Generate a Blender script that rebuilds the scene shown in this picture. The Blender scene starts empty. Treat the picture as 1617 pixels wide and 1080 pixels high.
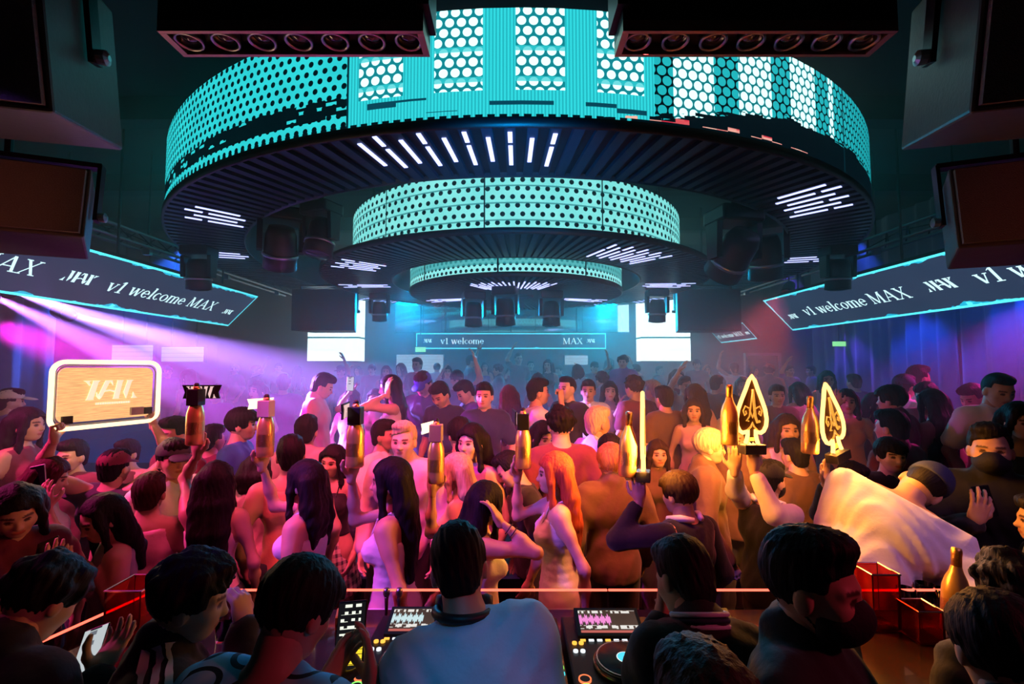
import bpy, bmesh, math, random
import numpy as np
from mathutils import Vector, Matrix, Euler, Quaternion
R_ = math.radians
scene = bpy.context.scene
COL = scene.collection
rnd = random.Random(7)

# ------------------------------------------------------------------ camera
FPX, PITCH, CAMZ = 730.0, math.atan(40.5 / 730.0), 2.10
cam_d = bpy.data.cameras.new('camera')
cam = bpy.data.objects.new('camera', cam_d)
COL.objects.link(cam)
cam_d.sensor_width = 36.0
cam_d.lens = FPX / 1617.0 * 36.0
cam_d.clip_start = 0.02
cam.location = (0, 0, CAMZ)
cam.rotation_euler = (math.pi / 2 + PITCH, 0, 0)
scene.camera = cam


def at(px, py, Y):
    """point seen at a pixel of the photograph, at forward distance Y"""
    u, v = (px - 808.5) / FPX, (540.0 - py) / FPX
    c, s = math.cos(PITCH), math.sin(PITCH)
    d = Vector((u, c - v * s, s + v * c))
    return Vector((0, 0, CAMZ)) + d * (Y / d.y)


def at_z(px, py, z):
    u, v = (px - 808.5) / FPX, (540.0 - py) / FPX
    c, s = math.cos(PITCH), math.sin(PITCH)
    d = Vector((u, c - v * s, s + v * c))
    return Vector((0, 0, CAMZ)) + d * ((z - CAMZ) / d.z)


# ------------------------------------------------------------------ world, exposure
world = bpy.data.worlds.new('night')
scene.world = world
world.use_nodes = True
world.node_tree.nodes['Background'].inputs[0].default_value = (0.004, 0.005, 0.012, 1)
world.node_tree.nodes['Background'].inputs[1].default_value = 0.3
vs = scene.view_settings
vs.view_transform = 'Standard'
vs.look = 'None'
vs.gamma = 1.0
vs.use_curve_mapping = False
vs.exposure = 0.0
cy = scene.cycles
cy.use_denoising = True
cy.max_bounces = 6
cy.diffuse_bounces = 1
cy.glossy_bounces = 3
cy.transmission_bounces = 5
cy.volume_bounces = 0
cy.transparent_max_bounces = 8
cy.caustics_reflective = False
cy.caustics_refractive = False
cy.sample_clamp_indirect = 4.0


def light(name, kind, loc, tgt, col, power, spot=None, blend=0.4, size=0.1, size_y=None):
    d = bpy.data.lights.new(name, kind)
    d.color = col
    d.energy = power
    if kind == 'SPOT':
        d.spot_size = R_(spot)
        d.spot_blend = blend
        d.shadow_soft_size = size
    elif kind == 'AREA':
        d.size = size
        if size_y:
            d.shape = 'RECTANGLE'
            d.size_y = size_y
        d.spread = R_(spot or 180)
    else:
        d.shadow_soft_size = size
    o = bpy.data.objects.new(name, d)
    COL.objects.link(o)
    o.location = loc
    if tgt is not None:
        o.rotation_euler = (Vector(tgt) - Vector(loc)).to_track_quat('-Z', 'Y').to_euler()
    return o


# club lamps and added fills: (name, kind, place, aim, colour, watt, cone, blend, size)
RIG = [
    # lavender beams crossing the haze from the left wall
    ('beam_lamp', 'SPOT', (-6.2, 5.7, 3.05), (-1.90, 4.7, 1.85), (0.40, 0.20, 1.0), 36000, 9, .2, .03),
    ('beam_lamp', 'SPOT', (-6.2, 5.5, 2.95), (-2.6, 4.9, 1.50), (0.50, 0.16, 1.0), 20000, 10, .3, .03),
    ('beam_lamp', 'SPOT', (-6.3, 6.6, 2.85), (-1.6, 5.6, 1.85), (0.40, 0.20, 1.0), 28000, 8, .3, .03),
    # magenta on the middle-left of the floor
    ('wash_lamp', 'SPOT', (-5.6, 4.9, 2.55), (-1.7, 4.7, 1.45), (1.0, 0.02, 0.80), 3200, 26, .7, .1),
    ('wash_lamp', 'SPOT', (-4.4, 2.0, 3.6), (-2.5, 3.0, 1.2), (1.0, 0.05, 0.34), 760, 70, .8, .1),
    # rose light from the bars over the booth onto the front row
    ('bar_lamp', 'AREA', (-0.98, 2.16, 3.58), (-0.9, 3.6, 1.0), (1.0, 0.07, 0.17), 30, 70, 0, .5),
    ('bar_lamp', 'AREA', (0.98, 2.16, 3.58), (0.7, 3.6, 1.0), (1.0, 0.10, 0.13), 22, 70, 0, .5),
    # added violet fill that turns the front-row dresses lilac
    ('kick_fill', 'SPOT', (-2.2, 1.0, 3.2), (-0.2, 2.6, 1.0), (0.28, 0.10, 1.0), 360, 44, .8, .1),
    # added blue spot from behind the camera, tinting the shirt in the booth
    ('booth_fill', 'SPOT', (-0.25, -0.9, 3.9), (-0.02, 1.15, 1.30), (0.0, 0.45, 1.0), 95, 12, .9, .05),
    # added dim red fill from the right, lifting the masked face
    ('booth_red_fill', 'SPOT', (2.6, 0.2, 2.9), (0.7, 1.2, 1.55), (1.0, 0.06, 0.16), 55, 55, .8, .1),
    # added rose fill from the right, and added red spots brightening the side speakers
    ('kick_fill', 'SPOT', (2.6, 0.9, 3.2), (1.8, 2.6, 1.15), (0.75, 0.28, 0.75), 75, 34, .8, .1),
    ('speaker_fill', 'SPOT', (-2.3, 0.7, 2.5), (-2.95, 2.45, 3.0), (1.0, 0.22, 0.14), 16, 40, .9, .05),
    ('speaker_fill', 'SPOT', (2.3, 0.7, 2.5), (2.95, 2.45, 3.0), (1.0, 0.06, 0.08), 7, 40, .9, .05),
    # cyan lamps on the back wall shining toward the booth
    ('back_lamp', 'SPOT', (-2.9, 12.8, 3.7), (-1.8, 7.0, 1.7), (0.0, 0.36, 0.85), 2000, 80, .9, .3),
    ('back_lamp', 'SPOT', (2.6, 12.8, 3.7), (1.4, 7.0, 1.7), (0.0, 0.44, 0.78), 2500, 80, .9, .3),
    ('back_lamp', 'SPOT', (0.0, 12.9, 4.9), (0.0, 8.0, 2.2), (0.0, 0.38, 0.80), 2200, 80, .9, .3),
    # added teal spot above the rings, colouring the upper haze
    ('ring_fill', 'SPOT', (0.066, 8.0, 5.2), (0.066, 7.9, 0.8), (0.0, 0.34, 0.75), 1500, 130, .8, .4),
    # added blue spot that tints the undersides of the rings
    ('uplight_fill', 'SPOT', (0.0, 2.45, 3.25), (0.1, 7.0, 4.0), (0.0, 0.28, 0.8), 170, 100, .9, .1),
    # rust glow on the right middle
    ('rust_lamp', 'SPOT', (5.0, 8.4, 3.4), (3.4, 7.4, 1.0), (1.0, 0.10, 0.16), 1700, 70, .9, .2),
    # blue and violet wash down the right wall drape
    ('wall_lamp', 'SPOT', (6.1, 6.2, 4.3), (7.2, 6.4, 0.6), (0.01, 0.09, 1.0), 800, 60, .5, .05),
    ('wall_lamp', 'SPOT', (6.1, 8.0, 4.3), (7.2, 8.1, 0.6), (0.02, 0.08, 1.0), 900, 50, .5, .05),
    ('wall_lamp', 'SPOT', (6.0, 10.1, 4.3), (7.1, 9.6, 0.6), (0.13, 0.05, 1.0), 900, 45, .5, .05),
    # pink on the right-hand group
    ('pink_lamp', 'SPOT', (6.3, 4.6, 3.2), (3.6, 4.4, 1.6), (1.0, 0.03, 0.45), 800, 45, .6, .08),
    # blue wash on the left wall
    ('wall_lamp', 'SPOT', (-5.9, 8.2, 4.2), (-7.2, 7.4, 0.8), (0.02, 0.14, 1.0), 1400, 70, .6, .05),
]


# ------------------------------------------------------------------ node helpers
class E:
    """a float socket with arithmetic, to write node maths as formulas"""
    tree = None

    def __init__(self, s):
        self.s = s

    @staticmethod
    def op(name, *a, clamp=False):
        n = E.tree.nodes.new('ShaderNodeMath')
        n.operation = name
        n.use_clamp = clamp
        for i, x in enumerate(a):
            if isinstance(x, E):
                E.tree.links.new(x.s, n.inputs[i])
            else:
                n.inputs[i].default_value = float(x)
        return E(n.outputs[0])

    def __add__(s, o): return E.op('ADD', s, o)
    __radd__ = __add__
    def __sub__(s, o): return E.op('SUBTRACT', s, o)
    def __rsub__(s, o): return E.op('SUBTRACT', o, s)
    def __mul__(s, o): return E.op('MULTIPLY', s, o)
    __rmul__ = __mul__
    def __truediv__(s, o): return E.op('DIVIDE', s, o)
    def gt(s, o): return E.op('GREATER_THAN', s, o)
    def lt(s, o): return E.op('LESS_THAN', s, o)
    def abs(s): return E.op('ABSOLUTE', s)
    def floor(s): return E.op('FLOOR', s)
    def fract(s): return E.op('FRACT', s)
    def mod(s, m): return E.op('FLOORED_MODULO', s, m)
    def min(s, o): return E.op('MINIMUM', s, o)
    def max(s, o): return E.op('MAXIMUM', s, o)
    def sqrt(s): return E.op('SQRT', s)
    def sin(s): return E.op('SINE', s)


def nd(t, kind, **kw):
    n = t.nodes.new(kind)
    for k, v in kw.items():
        setattr(n, k, v)
    return n


def mixc(t, fac, a, b):
    n = t.nodes.new('ShaderNodeMix')
    n.data_type = 'RGBA'
    n.clamp_factor = True
    for sock, v in ((n.inputs[0], fac), (n.inputs[6], a), (n.inputs[7], b)):
        if isinstance(v, E):
            t.links.new(v.s, sock)
        elif hasattr(v, 'is_output'):
            t.links.new(v, sock)
        elif isinstance(v, (int, float)):
            sock.default_value = v
        else:
            sock.default_value = (*v[:3], 1)
    return n.outputs[2]


def noise(t, vec, scale, detail=2.0, dim='3D'):
    n = nd(t, 'ShaderNodeTexNoise')
    n.noise_dimensions = dim
    n.inputs['Scale'].default_value = scale
    n.inputs['Detail'].default_value = detail
    if vec is not None:
        t.links.new(vec, n.inputs['Vector'])
    return n


def srgb(r, g, b):
    f = lambda c: c / 12.92 if c <= .04045 else ((c + .055) / 1.055) ** 2.4
    return (f(r / 255), f(g / 255), f(b / 255))


_mats = {}


def mat(name, col, rough=0.6, metal=0.0, var=0.15, scale=12.0, bump=0.0, bscale=60.0, emit=None, es=0.0,
        trans=0.0, ior=1.45, spec=.5, sheen=0.0, coat=0.0, stretch=None, alpha=1.0):
    """procedural principled material with noise-broken colour"""
    if name in _mats:
        return _mats[name]
    m = bpy.data.materials.new(name)
    m.use_nodes = True
    t = m.node_tree
    p = t.nodes['Principled BSDF']
    tc = nd(t, 'ShaderNodeTexCoord')
    vec = tc.outputs['Object']
    if stretch:
        mp = nd(t, 'ShaderNodeMapping')
        mp.inputs['Scale'].default_value = stretch
        t.links.new(vec, mp.inputs['Vector'])
        vec = mp.outputs[0]
    if var > 0:
        n = noise(t, vec, scale, 3)
        t.links.new(mixc(t, E(n.outputs[0]), [c * (1 - var) for c in col], [min(1, c * (1 + var)) for c in col]), p.inputs['Base Color'])
    else:
        p.inputs['Base Color'].default_value = (*col, 1)
    p.inputs['Roughness'].default_value = rough
    p.inputs['Metallic'].default_value = metal
    p.inputs['IOR'].default_value = ior
    p.inputs['Transmission Weight'].default_value = trans
    p.inputs['Sheen Weight'].default_value = sheen
    p.inputs['Coat Weight'].default_value = coat
    p.inputs['Alpha'].default_value = alpha
    p.inputs['Specular IOR Level'].default_value = spec
    if bump > 0:
        b = nd(t, 'ShaderNodeBump')
        b.inputs['Strength'].default_value = bump
        b.inputs['Distance'].default_value = 0.01
        t.links.new(noise(t, vec, bscale, 3).outputs[0], b.inputs['Height'])
        t.links.new(b.outputs[0], p.inputs['Normal'])
    if emit:
        p.inputs['Emission Color'].default_value = (*emit, 1)
        p.inputs['Emission Strength'].default_value = es
    _mats[name] = m
    return m


def emis(name, col, s, sample=True):
    if name in _mats:
        return _mats[name]
    m = bpy.data.materials.new(name)
    m.use_nodes = True
    t = m.node_tree
    t.nodes.clear()
    e = nd(t, 'ShaderNodeEmission')
    tc = nd(t, 'ShaderNodeTexCoord')
    n = noise(t, tc.outputs['Object'], 30, 1)
    t.links.new(mixc(t, E(n.outputs[0]), [c * .94 for c in col], [c * 1.06 for c in col]), e.inputs[0])
    e.inputs[1].default_value = s
    o = nd(t, 'ShaderNodeOutputMaterial')
    t.links.new(e.outputs[0], o.inputs[0])
    if not sample:
        m.cycles.emission_sampling = 'NONE'
    _mats[name] = m
    return m


# ------------------------------------------------------------------ mesh helpers
class MB:
    def __init__(self):
        self.v, self.f, self.m = [], [], []

    def add(self, vs, fs, mi=0, M=None):
        b = len(self.v)
        for p in vs:
            p = Vector(p)
            self.v.append(tuple(M @ p) if M is not None else tuple(p))
        for f in fs:
            self.f.append(tuple(b + i for i in f))
            self.m.append(mi)
        return self

    def box(self, x0, x1, y0, y1, z0, z1, mi=0, M=None):
        vs = [(x, y, z) for x in (x0, x1) for y in (y0, y1) for z in (z0, z1)]
        fs = [(0, 1, 3, 2), (4, 6, 7, 5), (0, 4, 5, 1), (2, 3, 7, 6), (0, 2, 6, 4), (1, 5, 7, 3)]
        return self.add(vs, fs, mi, M)

    def prism(self, poly, h0, h1, mi=0, M=None):
        """polygon in XY extruded between z=h0 and h1"""
        n = len(poly)
        vs = [(x, y, h0) for x, y in poly] + [(x, y, h1) for x, y in poly]
        fs = [tuple(range(n - 1, -1, -1)), tuple(range(n, 2 * n))] + [(i, (i + 1) % n, n + (i + 1) % n, n + i) for i in range(n)]
        return self.add(vs, fs, mi, M)

    def lathe(self, prof, n=20, mi=0, M=None, a0=0.0, a1=2 * math.pi, cap=True):
        """profile of (r, z) around Z"""
        full = abs(a1 - a0 - 2 * math.pi) < 1e-6
        k = n if full else n + 1
        vs = [(r * math.cos(a0 + (a1 - a0) * j / n), r * math.sin(a0 + (a1 - a0) * j / n), z) for r, z in prof for j in range(k)]
        fs = []
        for i in range(len(prof) - 1):
            for j in range(n):
                j2 = (j + 1) % k if full else j + 1
                fs.append((i * k + j, i * k + j2, (i + 1) * k + j2, (i + 1) * k + j))
        if cap and full:
            fs.append(tuple(range(k - 1, -1, -1)))
            fs.append(tuple(range((len(prof) - 1) * k, len(prof) * k)))
        return self.add(vs, fs, mi, M)

    def tube(self, pts, r, n=8, mi=0, M=None, closed=False):
        pts = [Vector(p) for p in pts]
        rs = r if isinstance(r, (list, tuple)) else [r] * len(pts)
        vs, L = [], len(pts)
        up = None
        for i, p in enumerate(pts):
            a = pts[(i - 1) % L] if (i > 0 or closed) else p
            b = pts[(i + 1) % L] if (i < L - 1 or closed) else p
            d = (b - a).normalized()
            if up is None:
                up = d.orthogonal().normalized()
            up = (up - d * up.dot(d)).normalized()
            s = d.cross(up)
            for j in range(n):
                w = 2 * math.pi * j / n
                vs.append(p + (up * math.cos(w) + s * math.sin(w)) * rs[i])
        fs = []
        for i in range(L if closed else L - 1):
            i2 = (i + 1) % L
            for j in range(n):
                j2 = (j + 1) % n
                fs.append((i * n + j, i * n + j2, i2 * n + j2, i2 * n + j))
        if not closed:
            fs.append(tuple(range(n - 1, -1, -1)))
            fs.append(tuple(range((L - 1) * n, L * n)))
        return self.add(vs, fs, mi, M)

    def mesh(self, name, mats, smooth=False):
        me = bpy.data.meshes.new(name)
        me.from_pydata(self.v, [], self.f)
        for m in (mats if isinstance(mats, (list, tuple)) else [mats]):
            me.materials.append(m)
        if any(self.m):
            me.polygons.foreach_set('material_index', self.m)
        if smooth:
            me.polygons.foreach_set('use_smooth', [True] * len(me.polygons))
        me.update()
        return me

    def obj(self, name, mats, parent=None, smooth=False, loc=None, rot=None):
        return link(name, self.mesh(name, mats, smooth), parent, loc, rot)


def link(name, me, parent=None, loc=None, rot=None):
    o = bpy.data.objects.new(name, me)
    COL.objects.link(o)
    if parent is not None:
        o.parent = parent
    if loc is not None:
        o.location = loc
    if rot is not None:
        o.rotation_euler = rot
    return o


def tag(o, label, cat, group=None, kind=None):
    if label:
        o['label'] = label
    if cat:
        o['category'] = cat
    if group:
        o['group'] = group
    if kind:
        o['kind'] = kind
    return o


def thing(name, label, cat, loc=(0, 0, 0), rz=0.0, group=None):
    o = bpy.data.objects.new(name, None)
    o.empty_display_size = .1
    COL.objects.link(o)
    o.location = loc
    o.rotation_euler = (0, 0, rz)
    return tag(o, label, cat, group)


def struct(o, label=None):
    o['kind'] = 'structure'
    if label:
        o['label'] = label
    return o


def bevel(o, w=0.01, seg=2):
    b = o.modifiers.new('bevel', 'BEVEL')
    b.width = w
    b.segments = seg
    b.limit_method = 'ANGLE'
    return o


for r in RIG:
    if r[1] == 'AREA':
        light(r[0], r[1], r[2], r[3], r[4], r[5], spot=r[6], size=1.1, size_y=.14)
    else:
        light(r[0], r[1], r[2], r[3], r[4], r[5], r[6], r[7], r[8])

# ------------------------------------------------------------------ shared materials
M_BLACK = mat('black_paint', (0.012, 0.012, 0.015), .45, var=.3, scale=5, bump=.05)
M_DARKM = mat('dark_metal', (0.03, 0.03, 0.036), .38, .7, var=.25, scale=8, bump=.04)
M_STEEL = mat('brushed_steel', (0.35, 0.36, 0.38), .3, 1.0, var=.2, scale=20, stretch=(1, 1, 12))
M_CEIL = mat('ceiling_black', (0.018, 0.020, 0.028), .8, var=.4, scale=2, bump=.2, bscale=8)
M_WALL = mat('wall_dark', (0.035, 0.035, 0.05), .7, var=.35, scale=1.5, bump=.2, bscale=14)
M_FLOOR = mat('floor_dark', (0.03, 0.026, 0.03), .3, var=.4, scale=3, bump=.05)
M_SLAT = mat('slat_metal', (0.028, 0.06, 0.105), .38, .5, var=.2, scale=6)
M_STRIP = emis('strip_light', (0.42, 0.46, 1.0), 2.6)
M_STRIP2 = emis('strip_light_dim', (0.10, 0.12, 0.75), .9, False)
M_WHITE_TXT = emis('lettering_white', (0.62, 0.95, 1.0), 1.5, False)
M_GLASS = mat('clear_glass', (0.9, 0.93, 0.95), .04, trans=1.0, var=.02, ior=1.3)
M_RUBBER = mat('rubber', (0.015, 0.015, 0.016), .8, var=.2)

# ------------------------------------------------------------------ room shell
WX, WY0, WY1, CZ = 8.8, -2.2, 13.8, 5.3
struct(MB().box(-WX, WX, WY0, WY1, -.12, 0).obj('floor', M_FLOOR), 'dark glossy dance floor')
struct(MB().box(-WX, WX, 4.05, 7.4, .001, .30).obj('floor_middle_tier', M_FLOOR), 'raised tier behind the dance floor')
struct(MB().box(3.0, WX, 2.55, 4.05, .001, .30).obj('floor_side_tier', M_FLOOR), 'raised side tier by the right wall')
struct(MB().box(-WX, WX, 7.4, WY1, .001, .60).obj('floor_back_tier', M_FLOOR), 'highest tier at the back of the room')
struct(MB().box(-WX, WX, WY0, WY1, CZ, CZ + .1).obj('ceiling', M_CEIL))
struct(MB().box(-WX - .1, -WX, WY0, WY1, 0, CZ).obj('wall_left', M_WALL))
struct(MB().box(WX, WX + .1, WY0, WY1, 0, CZ).obj('wall_right', M_WALL))
struct(MB().box(-WX, WX, WY1, WY1 + .1, 0, CZ).obj('wall_back', M_WALL))
struct(MB().box(-WX, WX, WY0 - .1, WY0, 0, CZ).obj('wall_front', M_WALL))
# ceiling joists and ducts
for i, y in enumerate((1.0, 3.2, 5.4, 7.6, 9.8, 12.0)):
    struct(MB().box(-WX, WX, y - .11, y + .11, CZ - .28, CZ - .002).obj('trim_%d' % (i + 1), M_CEIL), 'black ceiling joist')
# mirror above the far screen
m_mir = mat('mirror', (0.55, 0.66, 0.70), .06, 1.0, var=.06, scale=1.2)
mw = thing('wall_mirror', 'wide tinted mirror on the back wall above the welcome screen', 'mirror', (0, WY1 - .03, 3.16))
for i in range(5):
    x0 = -3.5 + i * 1.4
    MB().box(x0 + .006, x0 + 1.394, -.012, .022, 0, 1.95).obj('mirror_panel', m_mir, mw)
MB().box(-3.53, 3.53, -.02, .025, -.04, -.002).obj('frame_rail', M_DARKM, mw)

# right wall drape, real folds
m_drape = mat('drape_cloth', (0.20, 0.20, 0.26), .85, var=.2, scale=9, sheen=.3, bump=.1)
def drape(name, x, y0, y1, z0, z1, label, amp=.055):
    n = int((y1 - y0) / .045)
    vs, fs = [], []
    for i in range(n + 1):
        y = y0 + (y1 - y0) * i / n
        w = amp * math.sin(y * 17 + 1.3 * math.sin(y * 3.1)) + .3 * amp * math.sin(y * 41)
        for z, k in ((z0, 1.25), (z0 + .5 * (z1 - z0), 1.0), (z1, .6)):
            vs.append((x + w * k, y, z))
    for i in range(n):
        for k in range(2):
            a = i * 3 + k
            fs.append((a, a + 3, a + 4, a + 1))
    o = MB().add(vs, fs).obj(name, m_drape, smooth=True)
    s = o.modifiers.new('thick', 'SOLIDIFY')
    s.thickness = .008
    return tag(o, label, 'curtain')
drape('wall_drape', 7.22, 4.6, 7.35, .305, CZ - .29, 'tall pleated drape lit deep blue on the right wall')
drape('wall_drape', 7.22, 7.5, 11.0, .605, CZ - .29, 'violet-lit pleated drape on the right wall behind the door frame', .05)
drape('wall_drape', -7.22, 4.2, 7.35, .305, CZ - .29, 'dim blue pleated drape along the left wall')
# door on the right side wall near the back
d1 = struct(thing('door_1', None, None, (5.9, 10.9, .605)), 'narrow doorway with pale frame at the back right')
for k in ('category', 'label'):
    pass
m_dfr = mat('door_frame', (0.35, 0.34, 0.4), .5, var=.1)
MB().box(-.42, -.36, -.05, .05, 0, 1.78).obj('jamb', m_dfr, d1)
MB().box(.36, .42, -.05, .05, 0, 1.78).obj('jamb', m_dfr, d1)
MB().box(-.42, .42, -.05, .05, 1.781, 1.84).obj('lintel', m_dfr, d1)
MB().box(-.355, .355, -.02, .02, 0, 1.775).obj('leaf', M_WALL, d1)

# ------------------------------------------------------------------ LED ring chandelier
RC = (0.066, 8.0)


def led_base(name):
    m = bpy.data.materials.new(name)
    m.use_nodes = True
    t = m.node_tree
    t.nodes.clear()
    E.tree = t
    uv = nd(t, 'ShaderNodeUVMap')
    uv.uv_map = 'UVMap'
    sp = nd(t, 'ShaderNodeSeparateXYZ')
    t.links.new(uv.outputs[0], sp.inputs[0])
    return m, t, uv.outputs[0], E(sp.outputs[0]), E(sp.outputs[1])


def led_out(m, t, col, strength):
    e = nd(t, 'ShaderNodeEmission')
    t.links.new(col, e.inputs[0])
    if isinstance(strength, E):
        t.links.new(strength.s, e.inputs[1])
    else:
        e.inputs[1].default_value = strength
    g = nd(t, 'ShaderNodeBsdfGlossy')
    g.inputs[0].default_value = (.02, .02, .025, 1)
    g.inputs[1].default_value = .4
    a = nd(t, 'ShaderNodeAddShader')
    t.links.new(e.outputs[0], a.inputs[0])
    t.links.new(g.outputs[0], a.inputs[1])
    o = nd(t, 'ShaderNodeOutputMaterial')
    t.links.new(a.outputs[0], o.inputs[0])
    return m


def hexd(u, v, c):
    """distance to the nearest dot centre of a hexagonal grid of pitch c, in units of c"""
    h = c * math.sqrt(3)
    def one(du, dv):
        a = (u + du).mod(c) - c / 2
        b = (v + dv).mod(h) - h / 2
        return (a * a + b * b).sqrt()
    return one(0, 0).min(one(c / 2, h / 2)) / c


def blocky(t, uvec, su, sv, seed=0.0):
    """per-pixel-block random value for the glitch edges of the picture"""
    mp = nd(t, 'ShaderNodeMapping')
    mp.inputs['Scale'].default_value = (su, sv, 1)
    mp.inputs['Location'].default_value = (seed, seed * .7, 0)
    t.links.new(uvec, mp.inputs[0])
    fl = nd(t, 'ShaderNodeVectorMath', operation='FLOOR')
    t.links.new(mp.outputs[0], fl.inputs[0])
    w = nd(t, 'ShaderNodeTexWhiteNoise')
    w.noise_dimensions = '2D'
    t.links.new(fl.outputs[0], w.inputs[0])
    return E(w.outputs[0])


WHITE = (0.75, 1.25, 1.22)
BLK = (0.0004, 0.004, 0.007)


def mat_ring1():
    m, t, uvec, u, v = led_base('led_picture_large')
    n1 = E(noise(t, uvec, 2.2, 2).outputs[0]) - .5
    n2 = E(noise(t, uvec, 14, 2).outputs[0]) - .5
    d = hexd(u, v + .01, .084)
    left = u.lt(-1.27)
    right = u.gt(.95)
    per = ((u - .13) / .57 + .5).fract() - .5
    block = per.abs().lt(.30)
    # centre: white discs in blocks between striped teal
    stripes = ((u * 260).sin() * .5 + .5)
    c_stripe = mixc(t, stripes, (.012, .36, .41), (.03, .62, .66))
    row = ((v - .30).abs().lt(.018)).max((v - .52).abs().lt(.018))
    disc = d.lt(.385)
    inner = mixc(t, disc, (.004, .20, .24), WHITE)
    inner = mixc(t, row * .85, inner, (.02, .48, .52))
    centre = mixc(t, block * v.gt(.22), c_stripe, inner)
    # right: cyan cells with dark borders, some blocks white
    cell = mixc(t, d.lt(.43), BLK, (.012, .38, .42))
    cellw = mixc(t, d.lt(.42), (.004, .16, .19), WHITE)
    rgt = mixc(t, block * u.lt(2.9), cell, cellw)
    col = mixc(t, right, centre, rgt)
    # left: cyan with black holes
    hole = d.lt(.27)
    lft = mixc(t, hole, mixc(t, E(noise(t, uvec, 3, 2).outputs[0]), (.016, .44, .48), (.03, .66, .68)), BLK)
    col = mixc(t, left, col, lft)
    # black glitch band low on the screen
    g = blocky(t, uvec, 11, 40)
    lowr = (u - .75).max(0).min(1.4) * .17 + .045 + (g - .5) * .05 + n2 * .03
    lowr = lowr * u.gt(.55)
    band_r = v.lt(lowr)
    toph = .27 + n1 * .05 + n2 * .06
    both = .125 + n1 * .03
    band_l = left * v.lt(toph) * v.gt(both) * (1 - (g.gt(.86)))
    col = mixc(t, band_r.max(band_l), col, BLK)
    mid = (1 - left) * v.lt(.19) * v.gt(.08) * u.lt(1.0) * blocky(t, uvec, 4.5, 34, 3).gt(.80)
    col = mixc(t, mid, col, (.002, .05, .08))
    # row of dark teeth along the bottom edge, warm specks right of centre
    tooth = ((u / .084).fract() - .5).abs().lt(.31) * v.lt(.05)
    col = mixc(t, tooth * u.lt(.85), col, BLK)
    warm = band_r * v.lt(.085) * v.gt(.05) * blocky(t, uvec, 9, 30, 9).gt(.55) * u.lt(2.6)
    col = mixc(t, warm, col, mixc(t, g, (.55, .02, .05), (.8, .45, .35)))
    seam = (((u + 1.27).abs().lt(.008)).max((u - 3.1).abs().lt(.012)))
    col = mixc(t, seam, col, (.001, .02, .03))
    return led_out(m, t, col, 1.25)


def mat_ring2(name, h, seed):
    m, t, uvec, u, v = led_base(name)
    d = hexd(u, v, .118)
    n1 = E(noise(t, uvec, 2.5, 2).outputs[0])
    base = mixc(t, n1, (.10, .58, .56), (.30, .86, .82))
    hole = d.lt(.25)
    col = mixc(t, hole, base, BLK)
    lines = ((v / .205 + .35).fract() - .5).abs().lt(.045)
    col = mixc(t, lines * .8, col, (.01, .16, .18))
    g = blocky(t, uvec, 7, 44, seed)
    low = v.lt(.10 + (n1 - .5) * .05)
    col = mixc(t, low * g.gt(.45), col, mixc(t, blocky(t, uvec, 7, 44, seed + 2).gt(.8), BLK, (.45, .30, .16)))
    col = mixc(t, v.lt(.02), col, BLK)
    seam = ((u / 1.45 + .27).fract() - .5).abs().gt(.494)
    col = mixc(t, seam, col, BLK)
    return led_out(m, t, col, 1.25)


def mat_ring3():
    m, t, uvec, u, v = led_base('led_picture_small')
    d = hexd(u, v + .02, .085)
    col = mixc(t, d.lt(.28), (.28, .84, .82), BLK)
    mid = (v - .21).abs().lt(.085)
    col = mixc(t, mid * .75, col, (.02, .30, .32))
    seam = ((u / 1.3 + .2).fract() - .5).abs().gt(.49)
    col = mixc(t, seam, col, BLK)
    return led_out(m, t, col, 1.2)


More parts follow.
